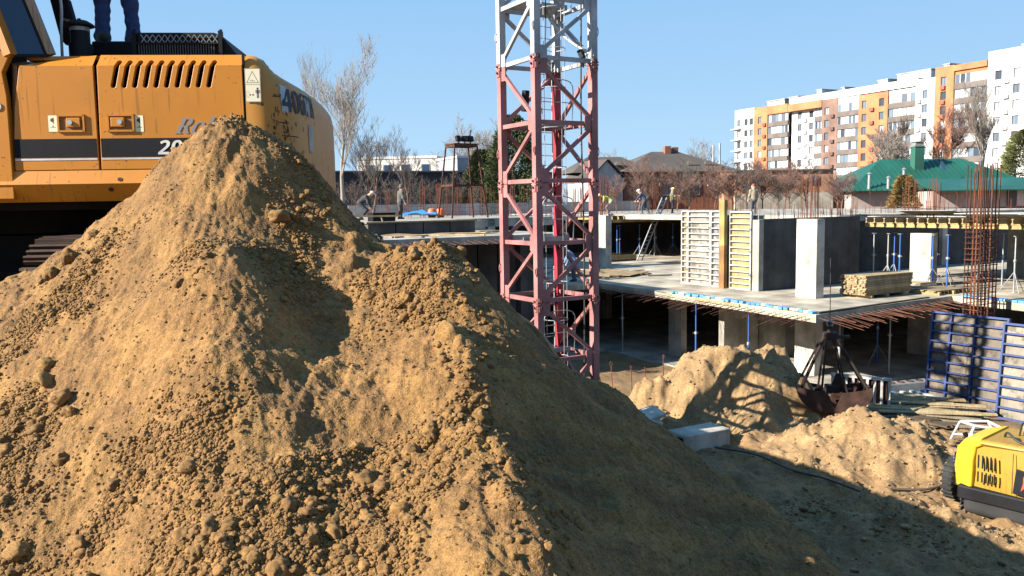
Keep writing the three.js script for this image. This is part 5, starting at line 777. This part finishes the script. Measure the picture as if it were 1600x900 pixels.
  for (const [s0, s1, y0, y1] of [[7, 13, 23, 25.8], [14.5, 17.5, 23, 25.9], [46, 54, 24, 27.0], [73, 77, 27, 28.6], [23.5, 25, 25.1, 26.6], [41, 43.5, 25.1, 26.4], [57, 58.2, 24.5, 27.4], [31, 31.8, 25.1, 26.2]]) { const p = obj('roof_box', bx(s0, s1, y0, y1, -9, -4), s0 < 13 ? mat(.35, .3, .28) : white, A); obj('cap', bx(s0 - .2, s1 + .2, y1, y1 + .2, -9.2, -3.8), grey, p); }
  obj('flank_wall', bx(-.6, -.1, 0, 24.3, -14, -.52), white, A);
}
// ---------------------------------------------------------------- houses behind the site
function hip(w, d, h, ridge, over = .4) { // hip roof centred, eaves at 0
  const a = w / 2 + over, b = d / 2 + over, k = ridge / 2, P = [[-a, 0, b], [a, 0, b], [a, 0, -b], [-a, 0, -b], [-k, h, 0], [k, h, 0]], F = [[0, 1, 5], [0, 5, 4], [1, 2, 5], [2, 3, 4], [2, 4, 5], [3, 0, 4], [0, 2, 1], [0, 3, 2]];
  const g = new THREE.BufferGeometry(); g.setAttribute('position', new THREE.Float32BufferAttribute(F.flatMap(f => f.flatMap(i => P[i])), 3)); g.computeVertexNormals(); return g;
}
{
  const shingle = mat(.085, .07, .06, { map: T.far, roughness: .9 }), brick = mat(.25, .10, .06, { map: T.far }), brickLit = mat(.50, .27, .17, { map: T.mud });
  const h = thing('brown_roof_house', 'brick house with a broad dark brown hip roof and brick chimneys', 'house', [18, 0, -98], R(12));
  obj('wall', box(13.5, 4.4, 10, 0, 2.2, 0), brick, h); const rf = obj('roof', [hip(13.5, 10, 2.5, 3.2).translate(0, 4.3, 0), hip(9, 7, 1.9, 4).translate(-7.5, 4.3, .5)], shingle, h);
  for (const [x, z, y] of [[.2, .3, 6.0], [1.3, -.2, 5.9]]) { const c = obj('chimney', box(.75, 1.8, .75, x, y + .5, z), brick, rf); } for (const x of [-8.6, -6.6, 1.9, 4]) obj('dormer', [hip(1.2, 1.4, .5, .5, .1).translate(x, 5.1, 3.2), box(1.1, .5, 1.2, x, 4.86, 3.2)], shingle, rf);
  for (const x of [-5, -2, 1.5, 4.5]) { const wn = obj('window', box(1.3, 1.4, .08, x, 2.4, 5.03), M.white, h); obj('pane', box(1.1, 1.2, .04, x, 2.4, 5.07), M.glassDark, wn); }
  for (const [x, y] of [[5.2, 7.4], [6.0, 7.6]]) obj('flue_pipe', rod([x, 4.5, 2], [x, y, 2], .12), M.galv, h);
  const gs = thing('grey_gable_shed', 'pale grey gabled shed behind the crane mast', 'shed', [9.3, 0, -92], R(25)); obj('wall', extr([[-2, 0], [2, 0], [2, 3.6], [0, 5.4], [-2, 3.6]], 5).translate(0, 0, -2.5), mat(.42, .43, .44, { map: T.far }), gs); obj('roof', [box(2.9, .12, 5.6, 1.12, 4.62, 0, 0, 0, -.733), box(2.9, .12, 5.6, -1.12, 4.62, 0, 0, 0, .733)], shingle, gs); const gw = obj('window', box(.9, 1.1, .1, .3, 2.4, 2.52), M.white, gs); obj('pane', box(.7, .9, .05, .3, 2.4, 2.57), M.glassDark, gw);
  const b = thing('brick_shed', 'low weathered brick outbuilding with a whitewashed base below the apartment block', 'shed', [27.8, 0, -88], R(4)); obj('wall', box(10.2, 2.3, 5, 0, 2.85, 0), brickLit, b); obj('base_wall', box(10.3, 1.7, 5.1, 0, .85, 0), mat(.5, .46, .4, { map: T.mud }), b); obj('roof', box(10.6, .16, 5.4, 0, 4.09, 0, 0, .04), shingle, b); for (const [x, m] of [[-3, 1], [.5, 1], [3.2, 1]]) { const wn = obj('window', box(.9, .9, .06, x, 2.9, 2.53), M.woodDark, b); obj('pane', box(.74, .74, .04, x, 2.9, 2.57), M.glassDark, wn); }
  const pier = obj('brick_pier', box(1.2, 3.6, 1.2, -5.6, 1.8, 1.6), brickLit, b);
  // green metal roofs with standing seams
  const green = mat(.016, .105, .07, { map: T.far, roughness: .45 });
  const G = thing('green_roof_house', 'house with a big dark green metal roof, green chimney and grey pipes', 'house', [44, 0, -90], R(4));
  obj('wall', box(19.5, 1.9, 9, 0, .95, 0), mat(.48, .38, .33, { map: T.far }), G); const gr = obj('roof', hip(20, 10, 3.35, 9).translate(0, 1.75, 0), green, G);
  for (let i = 0; i < 36; i++) { const x = -9.9 + i * .56, t = clamp((10.4 - Math.abs(x)) / 5.9); const top = Math.min(1, t); obj('seam', bar([x, 1.83, 5.4], [Math.sign(x) * Math.min(Math.abs(x), 4.5 + (10.4 - 4.5) * (1 - top)), 1.83 + 3.35 * top, 5.4 * (1 - top)], .05, .05), green, gr); }
  const ch = obj('chimney', [box(1.0, 2.6, .9, -1.3, 5.0, 1.6)], mat(.015, .10, .07, { map: T.far }), G); obj('chimney_cap', [box(1.15, .12, 1.05, -1.3, 6.36, 1.6), box(.9, .3, .8, -1.3, 6.6, 1.6), box(1.1, .08, 1, -1.3, 6.8, 1.6)], mat(.16, .18, .17), ch);
  for (const [x, y0, y1] of [[-8.2, 1.5, 3.4], [-6.2, 1.5, 3.0], [-4.6, 1.6, 3.8]]) { const p = obj('vent_pipe', rod([x, y0, 5], [x, y1, 5], .15), M.galv, G); obj('pipe_cap', new THREE.ConeGeometry(.28, .2, 12).translate(x, y1 + .15, 5), M.galv, p); }
  const d = obj('satellite_dish', lathe([[0, 0], [.3, .04], [.55, .16]], 18).rotateX(R(70)).rotateY(R(35)).translate(-.3, 4.1, 4.4), mat(.25, .27, .34, { roughness: .5 }), G);
  const P = thing('green_porch', 'lower green metal porch roof in front of the green-roofed house', 'porch', [48.5, 0, -82], R(4)); obj('roof', extr([[-2.6, 1.55], [2.6, 2.75], [2.6, 2.85], [-2.6, 1.65]], 17).rotateY(-Math.PI / 2).rotateY(Math.PI).translate(-8.5, 0, 0), green, P); obj('wall', box(16.2, 1.6, 3.6, 0, .78, -.6), mat(.52, .40, .36, { map: T.far }), P);
  for (let i = 0; i < 5; i++) obj('white_panel', box(1.5, 1.5, .06, 1.0 + i * 1.55, .8, 1.3), mat(.6, .61, .62, { map: T.far }), P);
  obj('shed_door', box(.9, 1.9, .08, -.2, 1.0, 1.34), mat(.08, .08, .09), P);
  // left side: long dark wall and pale buildings behind it
  const W = thing('long_grey_garage', 'long grey garage row, shade put into its dark wall colour, behind the left deck and bare trees', 'building', [-14, 0, -92], R(23)); obj('wall', box(32, 4.6, 6, 0, 2.3, 0), mat(.028, .032, .042, { map: T.far }), W); obj('roof_edge', box(32.4, .16, 6.4, 0, 4.7, 0), mat(.13, .14, .16), W); for (let i = 0; i < 9; i++) obj('garage_door', box(2.6, 2.3, .08, -14 + i * 3.4, 1.2, 3.03), mat(.05, .055, .065), W);  // wall colour lowered to carry the shade on this front
  const wb = thing('white_flat_building', 'white flat-roofed building showing above the garage row', 'building', [-14, 0, -112], R(-8)); obj('wall', box(10.5, 7.1, 8, 0, 3.55, 0), mat(.72, .70, .66, { map: T.far }), wb); for (const x of [-3.6, -1.2, 1.2, 3.8]) { const q = obj('window', box(1.1, 1.3, .08, x, 5.7, 4.03), mat(.2, .2, .21), wb); obj('pane', box(.9, 1.1, .04, x, 5.7, 4.08), M.glassDark, q); } obj('parapet', box(10.7, .3, 8.2, 0, 7.2, 0), mat(.6, .59, .56), wb);
  const gb = thing('white_building_shaded_side', 'grey block standing for the shaded side of the white building, left of the conifer', 'building', [-4.6, 0, -104], R(25)); obj('wall', box(6.8, 6.6, 7, 0, 3.3, 0), mat(.26, .27, .30, { map: T.far }), gb); obj('parapet', box(7, .25, 7.2, 0, 6.7, 0), mat(.4, .4, .42), gb);  // grey wall colour carries the shade on the white building's right face
  const st = thing('sheet_stack', 'stack of pale bluish corrugated sheets seen under the excavator', 'sheets', [-7.4, 0, -16.0], R(6)); for (let i = 0; i < 9; i++) obj('sheet', box(2.2, .075, 1.0, .02 * (i % 3), .62 + i * .095, 0), mat(.34 + .03 * (i % 2), .38, .46, { roughness: .5 }), st); obj('pallet', [box(2.2, .56, .9, 0, .28, 0)], M.woodGrey, st); obj('strap', box(.03, .95, 1.04, .3, 1.05, 0), M.black, st);
}
// ---------------------------------------------------------------- bare trees and conifers
function bareTreeGeo(seed, h, { spread = .55, levels = 6, trunk = .035, up = .25, first = .25, twig = .010, dens = .8 } = {}) {
  const r = rngOf(seed), pos = [], nor = []; const tr = { pos: [], nor: [] };
  const seg = (out, a, b, ra, rb, n) => { const d = b.clone().sub(a).normalize(), u = Math.abs(d.y) > .9 ? V(1, 0, 0) : V(0, 1, 0), x = u.clone().cross(d).normalize(), y = d.clone().cross(x); for (let i = 0; i < n; i++) { const t0 = i / n * 6.2832, t1 = (i + 1) / n * 6.2832, n0 = x.clone().multiplyScalar(Math.cos(t0)).addScaledVector(y, Math.sin(t0)), n1 = x.clone().multiplyScalar(Math.cos(t1)).addScaledVector(y, Math.sin(t1)); const A = a.clone().addScaledVector(n0, ra), B2 = a.clone().addScaledVector(n1, ra), C = b.clone().addScaledVector(n0, rb), D = b.clone().addScaledVector(n1, rb); for (const [p, q] of [[A, n0], [B2, n1], [C, n0], [B2, n1], [D, n1], [C, n0]]) { out.pos.push(p.x, p.y, p.z); out.nor.push(q.x, q.y, q.z); } } };
  const crown = { pos, nor };
  function grow(a, d, len, rad, lv) {
    const steps = lv === 0 ? 5 : 3; let p = a.clone(), dir = d.clone(), ra = rad;
    for (let i = 0; i < steps; i++) {
      const q = p.clone().addScaledVector(dir, len / steps), rb = Math.max(twig * .5, ra * (lv === 0 ? .86 : .8)); seg(lv === 0 ? tr : crown, p, q, ra, rb, lv === 0 ? 8 : lv < 3 ? 5 : 3); p = q; ra = rb;
      dir.add(V((r() - .5) * .35, up * .25, (r() - .5) * .35)).normalize();
      if (lv < levels && (lv > 0 || i / steps >= first)) { const n = lv === 0 ? 2 : (r() < dens ? 1 : 0) + (r() < dens - .6 ? 1 : 0); for (let k = 0; k < n; k++) { const az = r() * 6.283, sp = spread * (.7 + .6 * r()), side = V(Math.cos(az), .1, Math.sin(az)); const nd = dir.clone().multiplyScalar(1 - sp * .5).addScaledVector(side, sp).add(V(0, up * .5, 0)).normalize(); grow(p, nd, len * (lv === 0 ? .52 : .66) * (.75 + .4 * r()), Math.max(twig, ra * .55), lv + 1); } }
    }
    if (lv < levels) grow(p, dir, len * .6, Math.max(twig, ra * .8), lv + 1);
  }
  grow(V(0, -.1, 0), V((r() - .5) * .08, 1, (r() - .5) * .08).normalize(), h * .5, h * trunk * .5, 0);
  const mk = (o) => { const g = new THREE.BufferGeometry(); g.setAttribute('position', new THREE.Float32BufferAttribute(o.pos, 3)); g.setAttribute('normal', new THREE.Float32BufferAttribute(o.nor, 3)); metreUV(g); g.userData.ready = true; return g; };
  const C = mk(crown); C.computeBoundingBox(); const k = h / C.boundingBox.max.y; const T2 = mk(tr); C.scale(k, k, k); T2.scale(k, k, k); return [T2, C];
}
const bark = mat(.085, .07, .06, { roughness: .95 }), barkPale = mat(.22, .19, .165, { roughness: .95 }), barkRed = mat(.15, .085, .065, { roughness: .95 });
function bareTree(label, x, z, h, seed, opt = {}, m = bark, name = 'bare_tree') { const g = thing(name, label, name === 'bare_shrub' ? 'shrub' : 'tree', [x, opt.y ?? 0, z], seed, opt.group); const [t, c] = bareTreeGeo(seed, h, opt); obj('trunk', t, m, g); obj('crown', c, m, g); return g; }
bareTree('tall pale bare tree rising right of the excavator counterweight', -11.4, -57, 12.2, 101, { levels: 5, spread: .5, up: .4, twig: .014 }, barkPale);
bareTree('tall bare treetop showing behind the excavator', -19.5, -70, 15.5, 102, { levels: 5, spread: .42, up: .45 }, barkPale);
bareTree('dense dark bare tree just right of the tall pale tree', -10.2, -62, 7.6, 103, { levels: 5, spread: .55, up: .3 });
bareTree('dark bare tree in front of the grey garage row', -12.6, -75, 8.4, 104, { levels: 5, spread: .5, up: .35 });
bareTree('slender bare tree before the white flat building', -8.0, -66, 7.6, 105, { levels: 5, spread: .5, up: .35 }, bark);
bareTree('rounded pale bare tree left of the mast behind the floodlight stand', -5.6, -105, 12.6, 106, { levels: 5, twig: .02, spread: .62, up: .2 }, barkPale);
bareTree('second pale bare tree close to the conifer left of the mast', -2.6, -108, 12.3, 107, { levels: 5, twig: .02, spread: .6, up: .2 }, barkPale);
bareTree('tall pale trunked bare tree before the white end of the apartment block', 73, -130, 19.5, 108, { levels: 5, twig: .03, dens: .95, spread: .38, up: .5, trunk: .045 }, barkPale);
bareTree('spreading bare tree before the orange end of the apartment block', 66, -128, 15.5, 109, { levels: 5, twig: .03, dens: .95, spread: .6, up: .25 }, barkRed);
bareTree('bare tree above the ridge of the green roof, left of the tall trunk', 58, -125, 13.5, 110, { levels: 5, twig: .03, dens: .95, spread: .55, up: .3 }, bark);
bareTree('grey bare tree between green chimney and apartment block', 54, -118, 11.5, 111, { levels: 5, twig: .03, dens: .95, spread: .6, up: .25 }, barkPale);
bareTree('small bare tree rising above the brown roof by the two pipes', 26, -112, 9.5, 112, { levels: 5, twig: .02, spread: .6, up: .25 }, barkPale);
bareTree('thin bare tree beyond the left end of the brown roof', 14.5, -115, 8.6, 113, { levels: 5, twig: .02, spread: .6, up: .25 }, barkPale);
{ // orchard of reddish bare shrubs behind the decks
  const r = rngOf(66), src = [201, 202, 203, 204].map(s => bareTreeGeo(s, 4.2, { levels: 4, spread: .7, up: .2, first: .1, twig: .014, dens: .95 }));
  const where = ['left of the brown house', 'left of the brown house wall', 'before the brown house', 'before the brick chimney', 'before the right end of the brown roof', 'between brown house and brick shed', 'before the brick shed', 'before the whitewashed base', 'at the right end of the brick shed', 'left of the green roof', 'under the green eaves', 'before the grey pipes'];
  for (let i = 0; i < 20; i++) { const x = 9 + i * 1.05 + r(), z = -72 - 10 * r(), [t, c] = src[i % 4], k = .75 + .5 * r(); const g = thing('bare_shrub', `reddish bare shrub ${where[i >> 1]}, ${i % 2 ? 'right' : 'left'} one of two`, 'shrub', [x, 0, z], r() * 6, 'bare shrubs behind the decks'); g.scale.setScalar(k); const m = r() < .7 ? barkRed : bark; obj('trunk', t, m, g); obj('crown', c, m, g); }
  for (let i = 0; i < 12; i++) { const x = -17 + i * 1.35 + r(), z = -70 - 14 * r(), [t, c] = src[i % 4], k = .7 + .4 * r(); const g = thing('bare_shrub', `dark bare shrub ${['behind the excavator tail', 'under the tall pale tree', 'behind the crouching worker', 'behind the hooded worker', 'behind the blue tarpaulin', 'behind the floodlight stand'][i >> 1]}, ${i % 2 ? 'right' : 'left'} one of two`, 'shrub', [x, 0, z], r() * 6, 'bare shrubs behind the left deck'); g.scale.setScalar(k); obj('trunk', t, bark, g); obj('crown', c, bark, g); }
  // far hazy thicket along the skyline
  const [t, c] = bareTreeGeo(205, 6, { levels: 4, spread: .65, up: .2, first: .1, twig: .03 }); const n = 150, im = new THREE.InstancedMesh(c, barkPale, n); im.name = 'distant_thicket'; tag(im, 'distant bare thicket along the skyline', 'thicket', null, 'stuff'); for (let i = 0; i < n; i++) { const a = -.75 + 1.5 * (i + r()) / n, d = 170 + 90 * r(); im.setMatrixAt(i, M4().compose(V(Math.sin(a) * d, 0, -Math.cos(a) * d), new THREE.Quaternion().setFromEuler(new THREE.Euler(0, r() * 6, 0)), V(1, .7 + .5 * r(), 1))); } scene.add(im);
}
function conifer(label, x, z, h, w, seed, col, opt = {}) {
  const r = rngOf(seed), g = thing('conifer_tree', label, 'tree', [x, 0, z]), pos = [], n = opt.n ?? 9000;
  for (let i = 0; i < n; i++) {
    const t = Math.pow(r(), .8), y = h * (.06 + .92 * t), lob = 1 + .25 * n2(y * 1.1, seed) , R0 = w * Math.pow(1 - t * .97, opt.pow ?? .8) * lob, a = r() * 6.283, clump = .62 + .38 * Math.sin(a * 5 + Math.floor(y * 1.6) * 2.4), rr = R0 * Math.sqrt(.25 + .75 * r()) * (.75 + .35 * clump);
    const c = V(Math.cos(a) * rr, y - rr * .12, Math.sin(a) * rr), d = V(Math.cos(a) + (r() - .5), .3 + .5 * (r() - .3), Math.sin(a) + (r() - .5)).normalize(), l = (.18 + .25 * r()) * (opt.leaf ?? 1), s = d.clone().cross(V(r() - .5, r() - .5, r() - .5)).normalize().multiplyScalar(l * .22);
    const p = c.clone().addScaledVector(d, l); pos.push(c.x + s.x, c.y + s.y, c.z + s.z, c.x - s.x, c.y - s.y, c.z - s.z, p.x, p.y, p.z);
  }
  const q = new THREE.BufferGeometry(); q.setAttribute('position', new THREE.Float32BufferAttribute(pos, 3)); q.computeVertexNormals(); obj('trunk', rod([0, -.1, 0], [0, h * .93, 0], h * .022, .02, 8), bark, g); obj('crown', q, mat(...col, { roughness: .9 }), g); return g;
}
conifer('dark green conifer standing behind the crane mast', 0.3, -82, 9.8, 3.6, 71, [.055, .075, .022], { n: 16000, pow: .55 });
conifer('bushy dark conifer on the left of the tall conifer behind the mast', -2.8, -84, 6.6, 2.6, 72, [.06, .07, .025], { pow: .5 });
conifer('olive conifer at the right picture edge above the green roof', 58.5, -95, 8.6, 4.2, 73, [.11, .12, .035], { n: 14000, pow: .5 });
conifer('small golden thuja bush before the green roof', 32, -68, 2.9, 1.3, 74, [.17, .11, .025], { n: 4000, pow: .5, leaf: .7 });
// ---------------------------------------------------------------- clutter on the left deck
{
  const st = thing('floodlight_stand', 'rusty steel lattice stand carrying floodlights on the left deck', 'floodlight stand', [-2.6, .36, -45.5], R(32)), cs = [[-1.1, -.8], [1.1, -.8], [1.1, .8], [-1.1, .8]];
  for (const [x, z] of cs) obj('leg', bar([x, 0, z], [x * .62, 3.9, z * .62], .07, .07), M.rustDark, st);
  for (const [y, k] of [[3.85, .62], [1.75, .83]]) for (let i = 0; i < 4; i++) { const a = cs[i], b = cs[(i + 1) % 4]; obj('crossbar', bar([a[0] * k, y, a[1] * k], [b[0] * k, y, b[1] * k], .08, .1), M.rustDark, st); }
  obj('top_plate', box(1.5, .06, 1.1, 0, 3.95, 0), M.rustDark, st);
  for (const [x, t] of [[-.3, .4], [.1, -.3], [.45, .2]]) { const f = obj('floodlight', rbox(.36, .3, .16, .03, x, 4.25, .2, t, -.3), M.black, st); obj('bracket', bar([x, 4.0, .2], [x, 4.15, .2], .05, .05), M.black, f); }
  obj('antenna', bar([.5, 4.3, 0], [.62, 4.75, 0], .04, .04), M.black, st);
  const tp = obj('tarpaulin', (() => { const q = new THREE.PlaneGeometry(2.0, 1.2, 24, 14).rotateX(-Math.PI / 2), p = q.attributes.position; for (let i = 0; i < p.count; i++) { const x = p.getX(i), z = p.getZ(i); p.setY(i, .38 * (1 - Math.abs(x) * .5) * (1 - Math.abs(z) * .7) + .08 * n2(x * 3, z * 4) + .05); } return q.translate(-5.3, .38, -48.5); })(), mat(.03, .22, .55, { roughness: .5 })); tag(tp, 'bright blue tarpaulin bundle on the left deck', 'tarpaulin');
  for (const [x, w] of [[-4.6, 'left'], [-4.1, 'right']]) { const b = obj('orange_drum', lathe([[0, 0], [.2, 0], [.24, .1], [.24, .42], [.18, .5], [.08, .54], [0, .54]], 16).translate(x, .36, -48.8), mat(.5, .11, .03, { roughness: .5 })); tag(b, `small orange round drum, the ${w} one of two by the blue tarpaulin`, 'drum'); }
  const sh = thing('sawhorse', 'spindly timber sawhorse standing at the edge of the left deck', 'sawhorse', [-5.9, -.1, -33.5], R(15)); for (const s of [-1, 1]) for (const k of [-1, 1]) obj('leg', bar([s * .9, 0, k * .4], [s * .7, .75, 0], .05, .05), M.woodGrey, sh); obj('top_rail', bar([-1.9, .8, 0], [1.5, .78, 0], .08, .07), M.wood, sh);
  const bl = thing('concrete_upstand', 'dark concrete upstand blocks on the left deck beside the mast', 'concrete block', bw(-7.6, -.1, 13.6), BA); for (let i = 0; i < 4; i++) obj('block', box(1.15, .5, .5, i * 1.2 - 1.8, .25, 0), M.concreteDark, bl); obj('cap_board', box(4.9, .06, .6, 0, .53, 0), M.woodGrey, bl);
  const b2 = obj('dark_crate', rbox(1.1, .4, .7, .02, ...bw(-7.4, .58, 18.5), BA), M.blackDull); tag(b2, 'dark crate under the rusty floodlight stand', 'crate');
  const r = rngOf(91); for (let i = 0; i < 12; i++) { const p = -14 + 10 * r(), q = 11 + 4 * r(); const o = obj('scrap_board', box(.18, .05, 1 + 1.6 * r(), ...bw(p, -.07, q), r() * 3), [M.woodPale, M.wood, M.woodGrey][i % 3], scene); tag(o, 'scrap board lying on the front of the left deck', 'plank', 'scrap boards on the left deck'); }
  const md = obj('sand_spread', (() => { const q = new THREE.PlaneGeometry(9, 3.6, 60, 24).rotateX(-Math.PI / 2), p = q.attributes.position; for (let i = 0; i < p.count; i++) p.setY(i, .02 + .08 * Math.max(0, n2(p.getX(i), p.getZ(i)) + .3) * (1 - Math.abs(p.getX(i)) / 4.5) * (1 - Math.abs(p.getZ(i)) / 1.8)); return q.rotateY(BA).translate(...bw(-9.3, -.095, 13.6)); })(), M.soil); tag(md, 'thin spread of sand on the left deck behind the heap', 'sand', null, 'stuff');
  const cl = thing('wire_clutter', 'tangle of dark wire and scrap behind the sand heap saddle', 'scrap', [-4.9, -.1, -28.6]); for (let i = 0; i < 9; i++) { const a = r() * 6, w = () => (r() - .5) * 1.1; obj('wire', tube([[w(), .05, w() * .5], [w(), .4 * r(), w() * .5], [w(), .35 * r(), w() * .5], [w(), .05, w() * .5]], .018, 20, 5), M.cable, cl); }
  // site fence at the far edge
  const f = thing('site_hoarding', 'low grey corrugated hoarding behind the far decks', 'fence', bw(14, .2, 43), BA); for (let i = 0; i < 26; i++) obj('panel', box(1.1, .95, .04, -14 + i * 1.12, .48, 0), i % 3 ? mat(.4, .4, .4, { map: T.far }) : mat(.55, .52, .47, { map: T.far }), f);
}
renderer.render(scene, camera);
